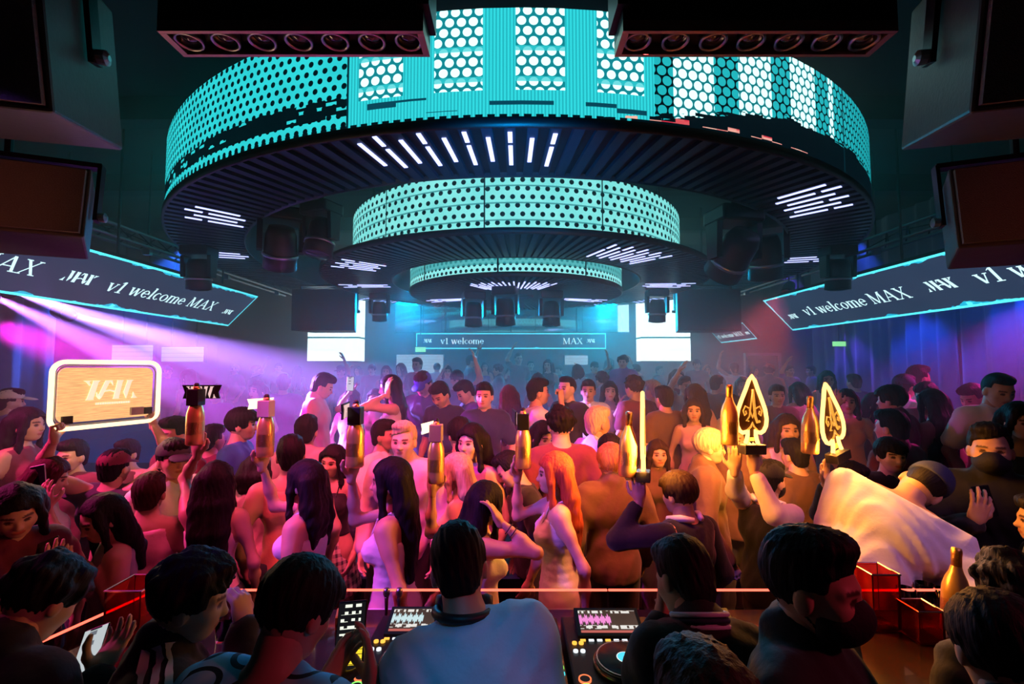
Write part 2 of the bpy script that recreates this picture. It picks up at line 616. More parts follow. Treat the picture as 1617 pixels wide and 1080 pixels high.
def led_ring(label, rs, z0, h, nseg, r_in, r_out, zd, nslat, m_led, strips, m_band, r_inner=None, band_h=.5):
    t = thing('led_ring', label, 'light ring', (RC[0], RC[1], zd))
    dz = z0 - zd
    per = 4
    for i in range(nseg):
        a0, a1 = 2 * math.pi * i / nseg, 2 * math.pi * (i + 1) / nseg
        vs, uvs, fs = [], [], []
        for j in range(per + 1):
            a = a0 + (a1 - a0) * j / per
            u = (a if a <= math.pi else a - 2 * math.pi) * rs
            if a1 > math.pi + 1e-6 and a <= math.pi + 1e-6:
                u = (a - 2 * math.pi) * rs
            # a = 0 faces the camera
            x, y = math.sin(a), -math.cos(a)
            for z, r in ((dz, rs), (dz + h, rs), (dz + h, rs - .05), (dz, rs - .05)):
                vs.append((x * r, y * r, z))
                uvs.append((u, z - dz))
        for j in range(per):
            b = j * 4
            fs += [(b, b + 4, b + 5, b + 1), (b + 1, b + 5, b + 6, b + 2), (b + 2, b + 6, b + 7, b + 3), (b + 3, b + 7, b + 4, b)]
        fs += [(0, 1, 2, 3), (per * 4 + 3, per * 4 + 2, per * 4 + 1, per * 4)]
        mb = MB().add(vs, fs)
        me = mb.mesh('screen_panel', [m_led, M_BLACK])
        uvl = me.uv_layers.new(name='UVMap')
        for lp in me.loops:
            uvl.data[lp.index].uv = uvs[lp.vertex_index]
        for k, p in enumerate(me.polygons):
            p.material_index = 0 if (k < per * 4 and k % 4 == 0) else 1
        link('screen_panel', me, t)
    # flat ring carrying the slats, outer lip and inner band
    MB().lathe([(r_in, .03), (r_out, .03), (r_out, .055), (r_in, .055), (r_in, .03)], 96, cap=False).obj('soffit', M_BLACK, t)
    MB().lathe([(r_out - .012, -.01), (r_out + .012, -.01), (r_out + .012, .06), (r_out - .012, .06), (r_out - .012, -.01)], 96, cap=False).obj('outer_lip', M_BLACK, t, True)
    if r_in > .4:
        MB().lathe([(r_in - .015, -.01), (r_in, -.01), (r_in, band_h), (r_in - .015, band_h), (r_in - .015, -.01)], 72, cap=False).obj('inner_band', m_band, t, True)
    ln = r_out - r_in - .02
    wid = 2 * math.pi * r_out / nslat
    me_s = MB().box(r_in + .01, r_in + .01 + ln, -wid * .24, wid * .24, -.005, .03).mesh('slat', M_SLAT)
    strip_me = {}
    for i in range(nslat):
        a = 2 * math.pi * (i + .5) / nslat
        s = link('slat', me_s, t, rot=(0, 0, a - math.pi / 2))
        deg = math.degrees(a)
        deg = deg if deg <= 180 else deg - 360
        for (d0, d1, f0, f1, step) in strips:
            if d0 <= deg <= d1:
                w = (deg - d0) / max(1e-3, d1 - d0)
                a0 = f0 + step * w
                a1 = f1 + step * w
                segs = [(a0, a0 + (a1 - a0) * .62), (a0 + (a1 - a0) * .72, a1)] if i % 2 else [(a0 + (a1 - a0) * .12, a1 - (a1 - a0) * .15)]
                for (q0, q1) in segs:
                    key = (round(q0, 2), round(q1, 2))
                    if key not in strip_me:
                        strip_me[key] = MB().box(r_in + .01 + ln * q0, r_in + .01 + ln * q1, -wid * .10, wid * .10, -.012, -.004).mesh('light_strip', M_STRIP)
                    link('light_strip', strip_me[key], t, rot=(0, 0, a - math.pi / 2))
    # suspension rods to the ceiling
    n = 8 if rs > 2 else 4
    for i in range(n):
        a = 2 * math.pi * (i + .5) / n
        rr = (r_in + rs) / 2 if r_in < rs else rs - .3
        MB().tube([(rr * math.sin(a), -rr * math.cos(a), .05), (rr * math.sin(a), -rr * math.cos(a), CZ - zd)], .018, 6).obj('hanger_rod', M_DARKM, t)
    return t


m_band1 = mat('ring_band', (0.02, 0.05, 0.06), .35, .3, var=.2, scale=4)
led_ring('largest LED ring of the chandelier, cyan dot pattern and radial slats beneath', 4.92, 3.79, .81, 30, 4.11, 4.93, 3.75, 190, mat_ring1(),
         [(-52, -44, .05, .75, .1), (-76, -70, .05, .9, 0), (-15, 3, .35, 1.0, -.1), (35, 45, .25, .95, -.1), (74, 80, .1, .95, 0),
          (-140, -128, .1, .9, 0), (128, 140, .1, .9, 0), (-118, -112, .1, .9, 0), (112, 118, .1, .9, 0)], m_band1)
led_ring('middle LED ring of the chandelier, pale dotted screen above a wide slatted disc', 2.70, 3.585, .82, 18, 2.10, 3.16, 3.53, 150,
         mat_ring2('led_picture_middle', .82, 1.0),
         [(-60, -48, .3, .9, 0), (22, 44, .2, .8, 0), (84, 94, .1, .9, 0), (-94, -86, .1, .9, 0), (140, 150, .1, .9, 0)], m_band1)
led_ring('smallest LED ring of the chandelier, narrow dotted band with lamps hanging below', 1.80, 3.385, .42, 14, .30, 1.80, 3.34, 110,
         mat_ring3(), [(-32, 26, .35, .75, 0), (100, 116, .4, .95, 0), (-116, -100, .4, .95, 0)], m_band1, band_h=.3)

# ------------------------------------------------------------------ lettering
LOGO = [
    [(445, 900), (530, 900), (512, 880), (507, 805), (490, 850), (470, 886)],
    [(510, 615), (600, 615), (592, 632), (640, 800), (605, 900), (538, 640)],
    [(650, 615), (735, 615), (730, 632), (775, 886), (787, 900), (698, 900), (708, 886), (664, 640)],
    [(790, 690), (800, 615), (888, 615), (984, 868), (960, 895), (936, 870), (838, 640), (815, 640)],
    [(748, 778), (830, 756), (900, 766), (910, 790), (830, 772), (768, 796)],
    [(958, 615), (1050, 615), (1046, 632), (1118, 886), (1132, 900), (1030, 900), (1042, 886), (984, 640)],
    [(1075, 615), (1165, 615), (1132, 632), (1090, 688), (1080, 672), (1102, 632)],
    [(945, 882), (985, 820), (1000, 790), (996, 850), (976, 886)],
]


def logo_mb(width, depth=.002, mirror=False, mb=None, M=None):
    mb = mb or MB()
    k = width / 720.0
    for poly in LOGO:
        p = [((x - 805) * k * (-1 if mirror else 1), (757 - y) * k) for x, y in poly]
        if mirror:
            p = p[::-1]
        mb.prism(p[::-1], 0, depth, 0, M)
    return mb


def stroke(mb, x0, y0, x1, y1, w, d, k, ox, M):
    """one slanted pen stroke with horizontal ends"""
    mb.prism([((ox + x0 - w / 2) * k, y0 * k), ((ox + x0 + w / 2) * k, y0 * k), ((ox + x1 + w / 2) * k, y1 * k), ((ox + x1 - w / 2) * k, y1 * k)], 0, d, 0, M)


def arc(mb, cx, cy, rx, ry, a0, a1, wt, wn, d, k, ox, M, n=14):
    """round pen stroke, thick at the sides and thin at top and bottom"""
    for i in range(n):
        q = []
        for j in (i, i + 1):
            a = R_(a0 + (a1 - a0) * j / n)
            w = wn + (wt - wn) * math.cos(a) ** 2
            q.append(((cx + math.cos(a) * (rx + w / 2)), (cy + math.sin(a) * (ry + wn / 2)), (cx + math.cos(a) * (rx - w / 2)), (cy + math.sin(a) * (ry - wn / 2))))
        p, r = q
        pts = [((ox + p[2]) * k, p[3] * k), ((ox + p[0]) * k, p[1] * k), ((ox + r[0]) * k, r[1] * k), ((ox + r[2]) * k, r[3] * k)]
        mb.prism(pts, 0, d, 0, M)


def serif(mb, x, y, w, d, k, ox, M):
    mb.prism([((ox + x - w / 2) * k, (y - .016) * k), ((ox + x + w / 2) * k, (y - .016) * k), ((ox + x + w / 2) * k, (y + .016) * k), ((ox + x - w / 2) * k, (y + .016) * k)], 0, d, 0, M)


TK, TN = .105, .04


def glyph(mb, ch, ox, k, d, M):
    S = lambda *a: stroke(mb, *a, d, k, ox, M)
    F = lambda *a: serif(mb, *a, d, k, ox, M)
    A = lambda *a: arc(mb, *a, d, k, ox, M)
    if ch == 'v':
        S(.08, .47, .25, 0, TK); S(.43, .47, .26, 0, TN); F(.08, .47, .2); F(.43, .47, .16); return .50
    if ch == '1':
        S(.22, .68, .22, 0, TK); S(.08, .58, .2, .68, .05); F(.22, 0, .3); return .44
    if ch == 'w':
        S(.07, .47, .22, 0, TK); S(.37, .47, .23, 0, TN); S(.37, .47, .51, 0, TK); S(.67, .47, .52, 0, TN)
        F(.07, .47, .18); F(.37, .47, .16); F(.67, .47, .14); return .74
    if ch == 'e':
        A(.23, .235, .17, .22, 0, 325, TK, TN); S(.10, .25, .36, .25, .01)
        mb.prism([((ox + .08) * k, .235 * k), ((ox + .43) * k, .235 * k), ((ox + .43) * k, .27 * k), ((ox + .08) * k, .27 * k)], 0, d, 0, M); return .48
    if ch == 'l':
        S(.13, .72, .13, 0, TK); F(.13, 0, .24); F(.09, .71, .12); return .27
    if ch == 'c':
        A(.23, .235, .17, .22, 42, 318, TK, TN); return .44
    if ch == 'o':
        A(.25, .235, .19, .22, 0, 360, TK, TN); return .51
    if ch == 'm':
        S(.11, .47, .11, 0, TK); S(.40, .36, .40, 0, TK); S(.69, .36, .69, 0, TK)
        A(.26, .34, .14, .115, 0, 150, TK, TN); A(.55, .34, .14, .115, 0, 150, TK, TN)
        F(.11, 0, .2); F(.40, 0, .2); F(.69, 0, .2); F(.08, .46, .12); return .82
    if ch == 'M':
        S(.12, .68, .12, 0, TN); S(.14, .68, .42, 0, TK); S(.72, .68, .42, 0, TN); S(.74, .68, .74, 0, TK)
        F(.12, 0, .2); F(.76, 0, .24); F(.10, .68, .16); F(.78, .68, .14); return .90
    if ch == 'A':
        S(.36, .70, .08, 0, TN); S(.36, .70, .62, 0, TK); F(.08, 0, .18); F(.62, 0, .22)
        mb.prism([((ox + .17) * k, .22 * k), ((ox + .54) * k, .22 * k), ((ox + .54) * k, .255 * k), ((ox + .17) * k, .255 * k)], 0, d, 0, M); return .72
    if ch == 'X':
        S(.12, .68, .58, 0, TK); S(.56, .68, .10, 0, TN); F(.12, .68, .22); F(.56, .68, .18); F(.10, 0, .18); F(.58, 0, .22); return .70
    return .26


def panel_mat(name, L, W):
    m, t, uvec, u, v = led_base(name)
    n1 = E(noise(t, uvec, 2.4, 4).outputs[0])
    n2 = E(noise(t, uvec, 9, 3).outputs[0])
    base = mixc(t, E(noise(t, uvec, 1.1, 2).outputs[0]), (.012, .022, .055), (.028, .040, .08))
    e1 = v.min(W - v)
    e2 = u.min(L - u)
    e = e1.min(e2 * 1.3)
    wav = e.lt((n1 - .40) * .42 * W)
    col = mixc(t, wav, base, mixc(t, n2, (.0, .22, .42), (.03, .62, .80)))
    col = mixc(t, (e.lt(.034)).max(wav * e.lt((n2 - .40) * .4 * W)), col, (.10, .85, 1.0))
    return led_out(m, t, col, 1.5)


def led_panel(label, p0, p1, p2, L, W, texts, name='led_banner'):
    """panel with lower-left p0; u runs along p1-p0, v along p2-p0"""
    u = (Vector(p1) - Vector(p0)).normalized()
    v = (Vector(p2) - Vector(p0))
    v = (v - u * v.dot(u)).normalized()
    n = u.cross(v)
    M = Matrix((u, v, n)).transposed().to_4x4()
    M.translation = Vector(p0)
    o = thing(name, label, 'LED screen', p0)
    o.matrix_world = M
    me = MB().box(0, L, 0, W, -.09, 0).mesh('screen', [panel_mat('banner_picture_%d' % len(_mats), L, W), M_BLACK])
    _mats['bp%d' % len(_mats)] = 1
    uvl = me.uv_layers.new(name='UVMap')
    for lp in me.loops:
        c = me.vertices[lp.vertex_index].co
        uvl.data[lp.index].uv = (c.x, c.y)
    for p in me.polygons:
        p.material_index = 0 if p.normal.z > .9 else 1
    link('screen', me, o)
    for q in (.15, .5, .85):
        b0 = Vector((L * q, W * .9, -.09))
        up = M.to_3x3().inverted() @ Vector((0, 0, CZ - (M @ b0).z))
        MB().tube([b0, b0 + up], .015, 6).obj('hanger_rod', M_DARKM, o)
    for s, x, y, em in texts:
        if s == 'LOGO':
            logo_mb(em, .004).obj('logo', M_WHITE_TXT, o, loc=(x, y, .002))['kind'] = 'stuff'
        else:
            for ch in s:
                mb = MB()
                w = glyph(mb, ch, 0, em, .003, None) + .02
                if mb.v:
                    mb.obj('letter', M_WHITE_TXT, o, loc=(x, y, .002))
                x += w * em
    return o


# left banner: upper edge inward, seen from below; text reads along +Y away from the camera on the left wall
YE = 9.0
tl, bl = at(408, 468, YE), at(360, 515, YE)
Ln, Wd = 6.2, (tl - bl).length
led_panel('long LED banner over the left wall reading v1 welcome MAX, cyan border', bl + Vector((0, -Ln, 0)), bl, tl + Vector((0, -Ln, 0)), Ln, Wd,
          [('v1 welcome MAX', Ln - 3.0, .29, .28), ('LOGO', Ln - .40, .33, .26), ('LOGO', Ln - 3.42, .40, .40), ('v1 welcome MAX', Ln - 6.15, .30, .29)])
tr, br = at(1207, 477, YE), at(1252, 522, YE)
led_panel('long LED banner over the right wall reading v1 welcome MAX, cyan border', br, br + Vector((0, -Ln, 0)), tr, Ln, Wd,
          [('LOGO', .40, .33, .26), ('v1 welcome MAX', .78, .29, .28), ('LOGO', 3.42, .40, .40), ('v1 welcome MAX', 3.85, .30, .29)])
YS = 11.6
tr, br = at(1172, 509, YS), at(1196, 535, YS)
led_panel('short LED banner beside the right glowing pillar', br + Vector((0, 2.0, 0)), br, tr + Vector((0, 2.0, 0)), 2.0, (tr - br).length,
          [('v1 welcome MAX', .1, .17, .19), ('LOGO', 1.80, .22, .2)])
p0, p1, p2 = at(657, 551, 13.6), at(957, 551, 13.6), at(657, 526, 13.6)
led_panel('wide LED screen reading v1 welcome MAX on the back wall under the mirror', p0, p1, p2, (p1 - p0).length, .47,
          [('LOGO', .34, .24, .26), ('v1 welcome', .72, .15, .25), ('MAX', 4.32, .15, .25), ('LOGO', 5.15, .24, .26)])

# ------------------------------------------------------------------ glowing pillars
def pillar_mat():
    m, t, uvec, u, v = led_base('pillar_picture')
    g = blocky(t, uvec, 30, 60)
    lines = ((v / .33 + .1).fract() - .5).abs().gt(.485)
    col = mixc(t, lines * .5, (.80, .98, 1.0), (.35, .62, .65))
    dark = ((v - .63).abs().lt(.022))
    col = mixc(t, dark, col, (.01, .12, .15))
    col = mixc(t, g.gt(.93) * .3, col, (.5, .5, .45))
    return led_out(m, t, col, 2.0)
m_pil = pillar_mat()
for (x0, x1, lab) in ((485, 566, 'white LED column hanging at the left of the back screen'), (1013, 1091, 'white LED column hanging at the right of the back screen')):
    a, b = at(x0, 570, 12.4), at(x1, 570, 12.4)
    c = (a + b) / 2
    w = (b - a).length
    o = thing('led_column', lab, 'LED screen', (c.x, c.y, a.z))
    hh = CZ - a.z
    me = MB().box(-w / 2, w / 2, 0, .5, 0, 1.9).mesh('screen', [m_pil, M_BLACK])
    uvl = me.uv_layers.new(name='UVMap')
    for lp in me.loops:
        q = me.vertices[lp.vertex_index].co
        uvl.data[lp.index].uv = (q.x + q.y, q.z)
    for p in me.polygons:
        p.material_index = 0 if abs(p.normal.z) < .5 else 1
    link('screen', me, o)
    MB().box(-w / 2 - .03, w / 2 + .03, -.03, .53, 1.9, hh).obj('casing', M_BLACK, o)
    MB().box(-w / 2 - .02, w / 2 + .02, -.02, .52, -.03, -.001).obj('base_trim', M_DARKM, o)

# ------------------------------------------------------------------ hung loudspeakers
m_cab = mat('speaker_cabinet', (0.055, 0.055, 0.06), .5, var=.25, scale=20, bump=.1)
m_grille = mat('speaker_grille', (0.22, 0.18, 0.18), .5, .5, var=.3, scale=160, bump=.6, bscale=240)
def speaker(label, c, size, rot, tilt=0.0, grille=True, hang=True, name='loudspeaker'):
    w, dd, h = size
    o = thing(name, label, 'speaker', c)
    o.rotation_euler = (tilt, 0, rot)
    b = MB().prism([(-w / 2, -dd / 2), (w / 2, -dd / 2), (w * .36, dd / 2), (-w * .36, dd / 2)], -h / 2, h / 2).obj('cabinet', m_cab, o)
    bevel(b, .012)
    if grille:
        MB().box(-w / 2 + .02, w / 2 - .02, -dd / 2 - .022, -dd / 2 - .002, -h / 2 + .02, h / 2 - .02).obj('grille', m_grille, o)
    for s in (-1, 1):
        MB().box(s * w * .45 - .01 + s * .012, s * w * .45 + .01 + s * .012, -.03, .03, -.03, h / 2 + .12).obj('bracket', M_DARKM, o)
        MB().lathe([(.028, 0), (.03, .03), (.012, .04)], 12, M=Matrix.Translation((s * w * .45 + s * .024, 0, 0)) @ Matrix.Rotation(s * math.pi / 2, 4, 'Y')).obj('knob', M_STEEL, o)
    MB().box(-w * .47, w * .47, -.03, .03, h / 2 + .10, h / 2 + .13).obj('yoke', M_DARKM, o)
    if hang:
        R = Euler((tilt, 0, rot)).to_matrix()
        top = Vector(c) + R @ Vector((0, 0, h / 2 + .12))
        up = R.inverted() @ Vector((0, 0, CZ - top.z))
        base = Vector((0, 0, h / 2 + .12))
        MB().tube([base, base + up], .02, 8).obj('pole', M_DARKM, o)
    return o
speaker('black monitor speaker hung at the upper left corner of the booth', (-1.98, 1.72, 3.35), (.66, .62, .60), R_(14), 0.22)
speaker('black monitor speaker hung at the upper right corner of the booth', (1.98, 1.72, 3.35), (.66, .62, .60), R_(-14), 0.22)
speaker('wide loudspeaker with red-lit grille hung on the left', (-2.95, 2.62, 3.02), (.95, .42, .42), R_(22), -.12)
speaker('wide dark loudspeaker hung on the right in front of the banner', (2.95, 2.62, 2.98), (.80, .42, .48), R_(-22), -.12)
speaker('black bass box hung in front of the left glowing column', at(520, 492, 9.1), (1.22, .6, .80), R_(0), 0, False)
speaker('black bass box hung in front of the right glowing column', at(1110, 492, 9.1), (1.22, .6, .80), R_(0), 0, False)

# ------------------------------------------------------------------ lens bars over the booth
m_brass = mat('bar_edge', (0.45, 0.28, 0.20), .35, .8, var=.2, scale=6)
m_lens = mat('lens_glass', (0.05, 0.05, 0.06), .08, .2, var=.1, coat=.6)
def lens_bar(label, x0, x1, zb):
    y0, y1 = 2.0, 2.175
    o = thing('lamp_bar', label, 'stage light', ((x0 + x1) / 2, (y0 + y1) / 2, zb))
    L, D = (x1 - x0), (y1 - y0)
    MB().box(-L / 2, L / 2, -D / 2, D / 2, .05, .34).obj('housing', M_BLACK, o)
    for a in ((-L / 2, L / 2, -D / 2, -D / 2 + .018), (-L / 2, L / 2, D / 2 - .018, D / 2), (-L / 2, -L / 2 + .03, -D / 2 + .019, D / 2 - .019), (L / 2 - .03, L / 2, -D / 2 + .019, D / 2 - .019)):
        MB().box(*a, -.002, .05).obj('rim', m_brass, o)
    n = 7
    for i in range(n):
        x = -L / 2 + L * (i + .5) / n
        Mx = Matrix.Translation((x, 0, .0))
        ring = MB().lathe([(.050, .05), (.062, .05), (.064, .008), (.056, .004), (.050, .012)], 20, M=Mx, cap=False).obj('lens_ring', M_STEEL, o, True)
        MB().lathe([(.002, .016), (.03, .022), (.05, .04), (.05, .05)], 18, M=Mx, cap=False).obj('lens', m_lens, o, True)
    for s in (-1, 1):
        MB().tube([(s * L * .36, 0, .34), (s * L * .36, 0, CZ - zb)], .022, 8).obj('hanger_rod', M_DARKM, o)
    e = 1 if x0 < 0 else -1
    MB().box(e * L / 2 - .03, e * L / 2 + .03, -.12, .08, .10, .62).obj('end_clamp', M_DARKM, o)
    return o
lens_bar('long lamp bar with round lenses above the left of the booth', -1.60, -.40, 3.615)
lens_bar('long lamp bar with round lenses above the right of the booth', .50, 1.74, 3.615)

# ------------------------------------------------------------------ moving heads
def head_meshes(s):
    g = {}
    g['base'] = MB().box(-.17 * s, .17 * s, -.13 * s, .13 * s, -.12 * s, 0)
    g['arm'] = MB().prism([(-.05 * s, -.12 * s), (.05 * s, -.12 * s), (.06 * s, -.36 * s), (-.06 * s, -.36 * s)], -.02 * s, .02 * s)
    return g
def moving_head(label, c, s, pan, tilt, col=None, to_ceiling=None):
    """hangs from its base plate at c"""
    o = thing('moving_head', label, 'stage light', c, pan, 'moving heads hung from the rig')
    b = MB().box(-.17 * s, .17 * s, -.13 * s, .13 * s, -.12 * s, 0).obj('base', M_DARKM, o)
    bevel(b, .02 * s)
    for k in (-1, 1):
        M = Matrix.Translation((k * .165 * s, 0, 0)) @ Matrix.Rotation(math.pi / 2, 4, 'Z') @ Matrix.Rotation(math.pi / 2, 4, 'X')
        MB().prism([(-.07 * s, -.12 * s), (.07 * s, -.12 * s), (.055 * s, -.38 * s), (-.055 * s, -.38 * s)], -.022 * s, .022 * s, 0, M).obj('yoke_arm', M_DARKM, o)
    hd = bpy.data.objects.new('head', MB().lathe([(.03 * s, .17 * s), (.10 * s, .165 * s), (.125 * s, .10 * s), (.13 * s, 0), (.135 * s, -.10 * s), (.14 * s, -.20 * s), (.12 * s, -.205 * s)], 20).mesh('head', M_BLACK, True))
    COL.objects.link(hd)
    hd.parent = o
    hd.location = (0, 0, -.33 * s)
    hd.rotation_euler = (tilt, 0, 0)
    MB().lathe([(.118 * s, -.20 * s), (.10 * s, -.214 * s), (.002, -.222 * s)], 18, cap=False).obj('lens', m_lens if col is None else emis('lens_%s' % str(col), col, 6.0), hd, True)
    MB().lathe([(.142 * s, -.06 * s), (.146 * s, -.06 * s), (.146 * s, -.09 * s), (.142 * s, -.09 * s)], 18, cap=False).obj('band', M_STEEL, hd, True)
    if to_ceiling is None:
        to_ceiling = CZ
    if to_ceiling > c[2] + .01:
        MB().tube([(0, 0, 0), (0, 0, to_ceiling - c[2])], .025, 8).obj('pole', M_DARKM, o)
    return o
for (px, py, Y, s, pan, tilt, lab) in [
    (445, 330, 5.2, 1.3, .5, .5, 'moving head lamp with copper sheen inside the left of the big ring'),
    (508, 322, 5.0, 1.1, -.4, -.2, 'slim moving head lamp beside the middle ring on the left'),
    (1158, 330, 4.9, 1.45, .2, .9, 'round moving head lamp with red glow inside the right of the big ring'),
    (1206, 345, 5.8, 1.45, -.5, .4, 'large moving head lamp with pale disc at the right of the big ring'),
    (748, 452, 7.5, 1.05, .3, .0, 'leftmost of the three moving heads under the smallest ring'),
    (798, 448, 7.0, 1.1, -.2, .1, 'centre moving head of the three under the smallest ring'),
    (870, 450, 7.4, 1.05, .1, -.05, 'rightmost of the three moving heads under the smallest ring'),
    (315, 392, 6.2, 1.1, 0, .1, 'moving head hung in front of the left banner'),
    (1322, 392, 6.2, 1.1, 0, .1, 'moving head hung in front of the right banner'),
    (600, 440, 8.8, 1.0, 0, .1, 'moving head under the disc left of the smallest ring'),
    (1037, 452, 8.4, 1.1, 0, .1, 'moving head under the disc right of the smallest ring'),
]:
    c = at(px, py, Y)
    rr = math.hypot(c.x - RC[0], c.y - RC[1])
    under = 3.328 if rr < 1.75 else 3.518 if 2.1 < rr < 3.1 else 3.738 if 4.3 < rr < 4.9 else None
    if under:                        # clamped straight to the underside of a ring
        c.z = under
    moving_head(lab, c, s, pan, tilt, to_ceiling=under)

# side trusses along the room with clamps
m_trs = mat('truss_alloy', (0.22, 0.23, 0.25), .4, .6, var=.2)
def truss(label, x, z, y0, y1):
    o = thing('lighting_truss', label, 'truss', (x, y0, z))
    for dx, dz in ((-.12, 0), (.12, 0), (0, .2)):
        MB().tube([(dx, 0, dz), (dx, y1 - y0, dz)], .024, 8).obj('chord', m_trs, o, True)
    n = int((y1 - y0) / .35)
    for i in range(n):
        y = i * .35
        MB().tube([(-.12, y, 0), (0, y + .17, .2), (.12, y + .35, 0)], .011, 5).obj('brace', M_DARKM, o)
    for i in range(4):
        y = .6 + i * (y1 - y0 - 1.2) / 3
        MB().tube([(0, y, .2), (0, y, CZ - z)], .012, 6).obj('hanger_rod', M_DARKM, o)
        MB().box(-.05, .05, y - .03, y + .03, -.08, .03).obj('clamp', M_STEEL, o)
    MB().tube([(.0, .5, .16), (.05, 1.2, .06), (-.02, 2.0, .15), (.05, 2.9, .05)], .008, 5).obj('cable', M_RUBBER, o)
    return o
truss('steel lighting truss with clamps running along the right side', 5.32, 3.82, 4.2, 11.0)
truss('steel lighting truss with clamps running along the left side', -5.32, 3.82, 4.2, 11.0)
# par cans for the wall and beam lamps
m_can = M_BLACK
def par_can(loc, tgt, label, col):
    o = thing('par_can', label, 'stage light', loc)
    q = (Vector(tgt) - Vector(loc)).to_track_quat('-Z', 'Y')
    o.rotation_euler = q.to_euler()
    MB().lathe([(.02, .26), (.08, .25), (.10, .16), (.10, .02), (.112, .015), (.112, .0), (.094, .0), (.09, .03)], 18, cap=False).obj('can', m_can, o, True)
    MB().lathe([(.092, .03), (.002, .035)], 18, cap=False).obj('lens', emis('par_lens_%.2f_%.2f' % col[:2], col, .03, False), o, True)
    up = q.inverted() @ Vector((0, 0, CZ - loc[2] - .05))
    MB().tube([(0, 0, .16), Vector((0, 0, .16)) + up], .014, 6).obj('pole', M_DARKM, o)
    return o
PAR = {'beam_lamp': ['violet beam lamp at the far left wall', 'lower violet beam lamp at the far left wall', 'violet beam lamp hung behind the left banner'],
       'wall_lamp': ['blue lamp grazing the right drape nearest the booth', 'blue lamp grazing the middle of the right drape', 'violet lamp grazing the far end of the right drape', 'blue lamp grazing the left drape'],
       'pink_lamp': ['pink lamp aimed at the right-hand crowd'], 'wash_lamp': ['magenta wash lamp over the left crowd', 'red wash lamp nearest the booth on the left'],
       'rust_lamp': ['red lamp over the right back crowd']}
for r in RIG:
    if PAR.get(r[0]):
        d = (Vector(r[3]) - Vector(r[2])).normalized()
        par_can(tuple(Vector(r[2]) - d * .07), r[3], PAR[r[0]].pop(0), r[4])

# exit signs and lit wall boxes at the back
m_exit = emis('exit_green', (.30, .95, .35), 1.3, False)
for px, py, Y, w, h, lab in ((1325, 543, 9.9, .26, .10, 'small green exit sign on the back wall at the right'), (664, 552, 13.55, .30, .14, 'small green exit sign left of the back screen')):
    c = at(px, py, Y)
    o = thing('exit_sign', lab, 'sign', (c.x, c.y, c.z))
    MB().box(-w / 2, w / 2, -.02, .02, -h / 2, h / 2).obj('face', m_exit, o)
    MB().box(-w / 2 - .015, w / 2 + .015, .0, .03, h / 2, h / 2 + .02).obj('top_rail', M_DARKM, o)
    MB().box(-.012, .012, .0, .024, h / 2 + .02, CZ - c.z).obj('rod', M_DARKM, o)
def lightbox_mat():
    m, t, uvec, u, v = led_base('lightbox_picture')
    tc = nd(t, 'ShaderNodeTexCoord')
    sp = nd(t, 'ShaderNodeSeparateXYZ')
    t.links.new(tc.outputs['Object'], sp.inputs[0])
    z = E(sp.outputs[2])
    st = ((z / .09).fract() - .5).abs().gt(.42)
    return led_out(m, t, mixc(t, st * .6, (.45, .62, .72), (.12, .25, .35)), .8)
m_lb = lightbox_mat()
for px0, px1, py0, py1, Y, lab in ((626, 700, 560, 592, 13.7, 'pale lit wall panel at the back left of centre'), (892, 928, 561, 576, 13.7, 'small pale lit wall panel right of the back screen'),
                                   (256, 322, 548, 571, 9.9, 'dim pale lit panel on the left beyond the neon sign'), (178, 242, 545, 569, 9.9, 'faint lit panel at the far left, beside the dim pale one')):
    a, b = at(px0, py1, Y), at(px1, py0, Y)
    o = thing('light_box', lab, 'light box', ((a.x + b.x) / 2, Y, a.z))
    w, h = b.x - a.x, b.z - a.z
    MB().box(-w / 2, w / 2, -.03, .0, 0, h).obj('face', m_lb, o)
    MB().box(-w / 2 - .02, w / 2 + .02, .001, .09, -.02, h + .02).obj('casing', M_DARKM, o)
    if Y < 12:
        for q in (-.3, .3):
            MB().box(w * q - .012, w * q + .012, .02, .044, h + .02, CZ - a.z).obj('rod', M_DARKM, o)

# ------------------------------------------------------------------ signed-distance modelling (bodies, hair, clothes)
def smin(a, b, k):
    h = np.maximum(k - np.abs(a - b), 0) / k
    return np.minimum(a, b) - h * h * k * .25


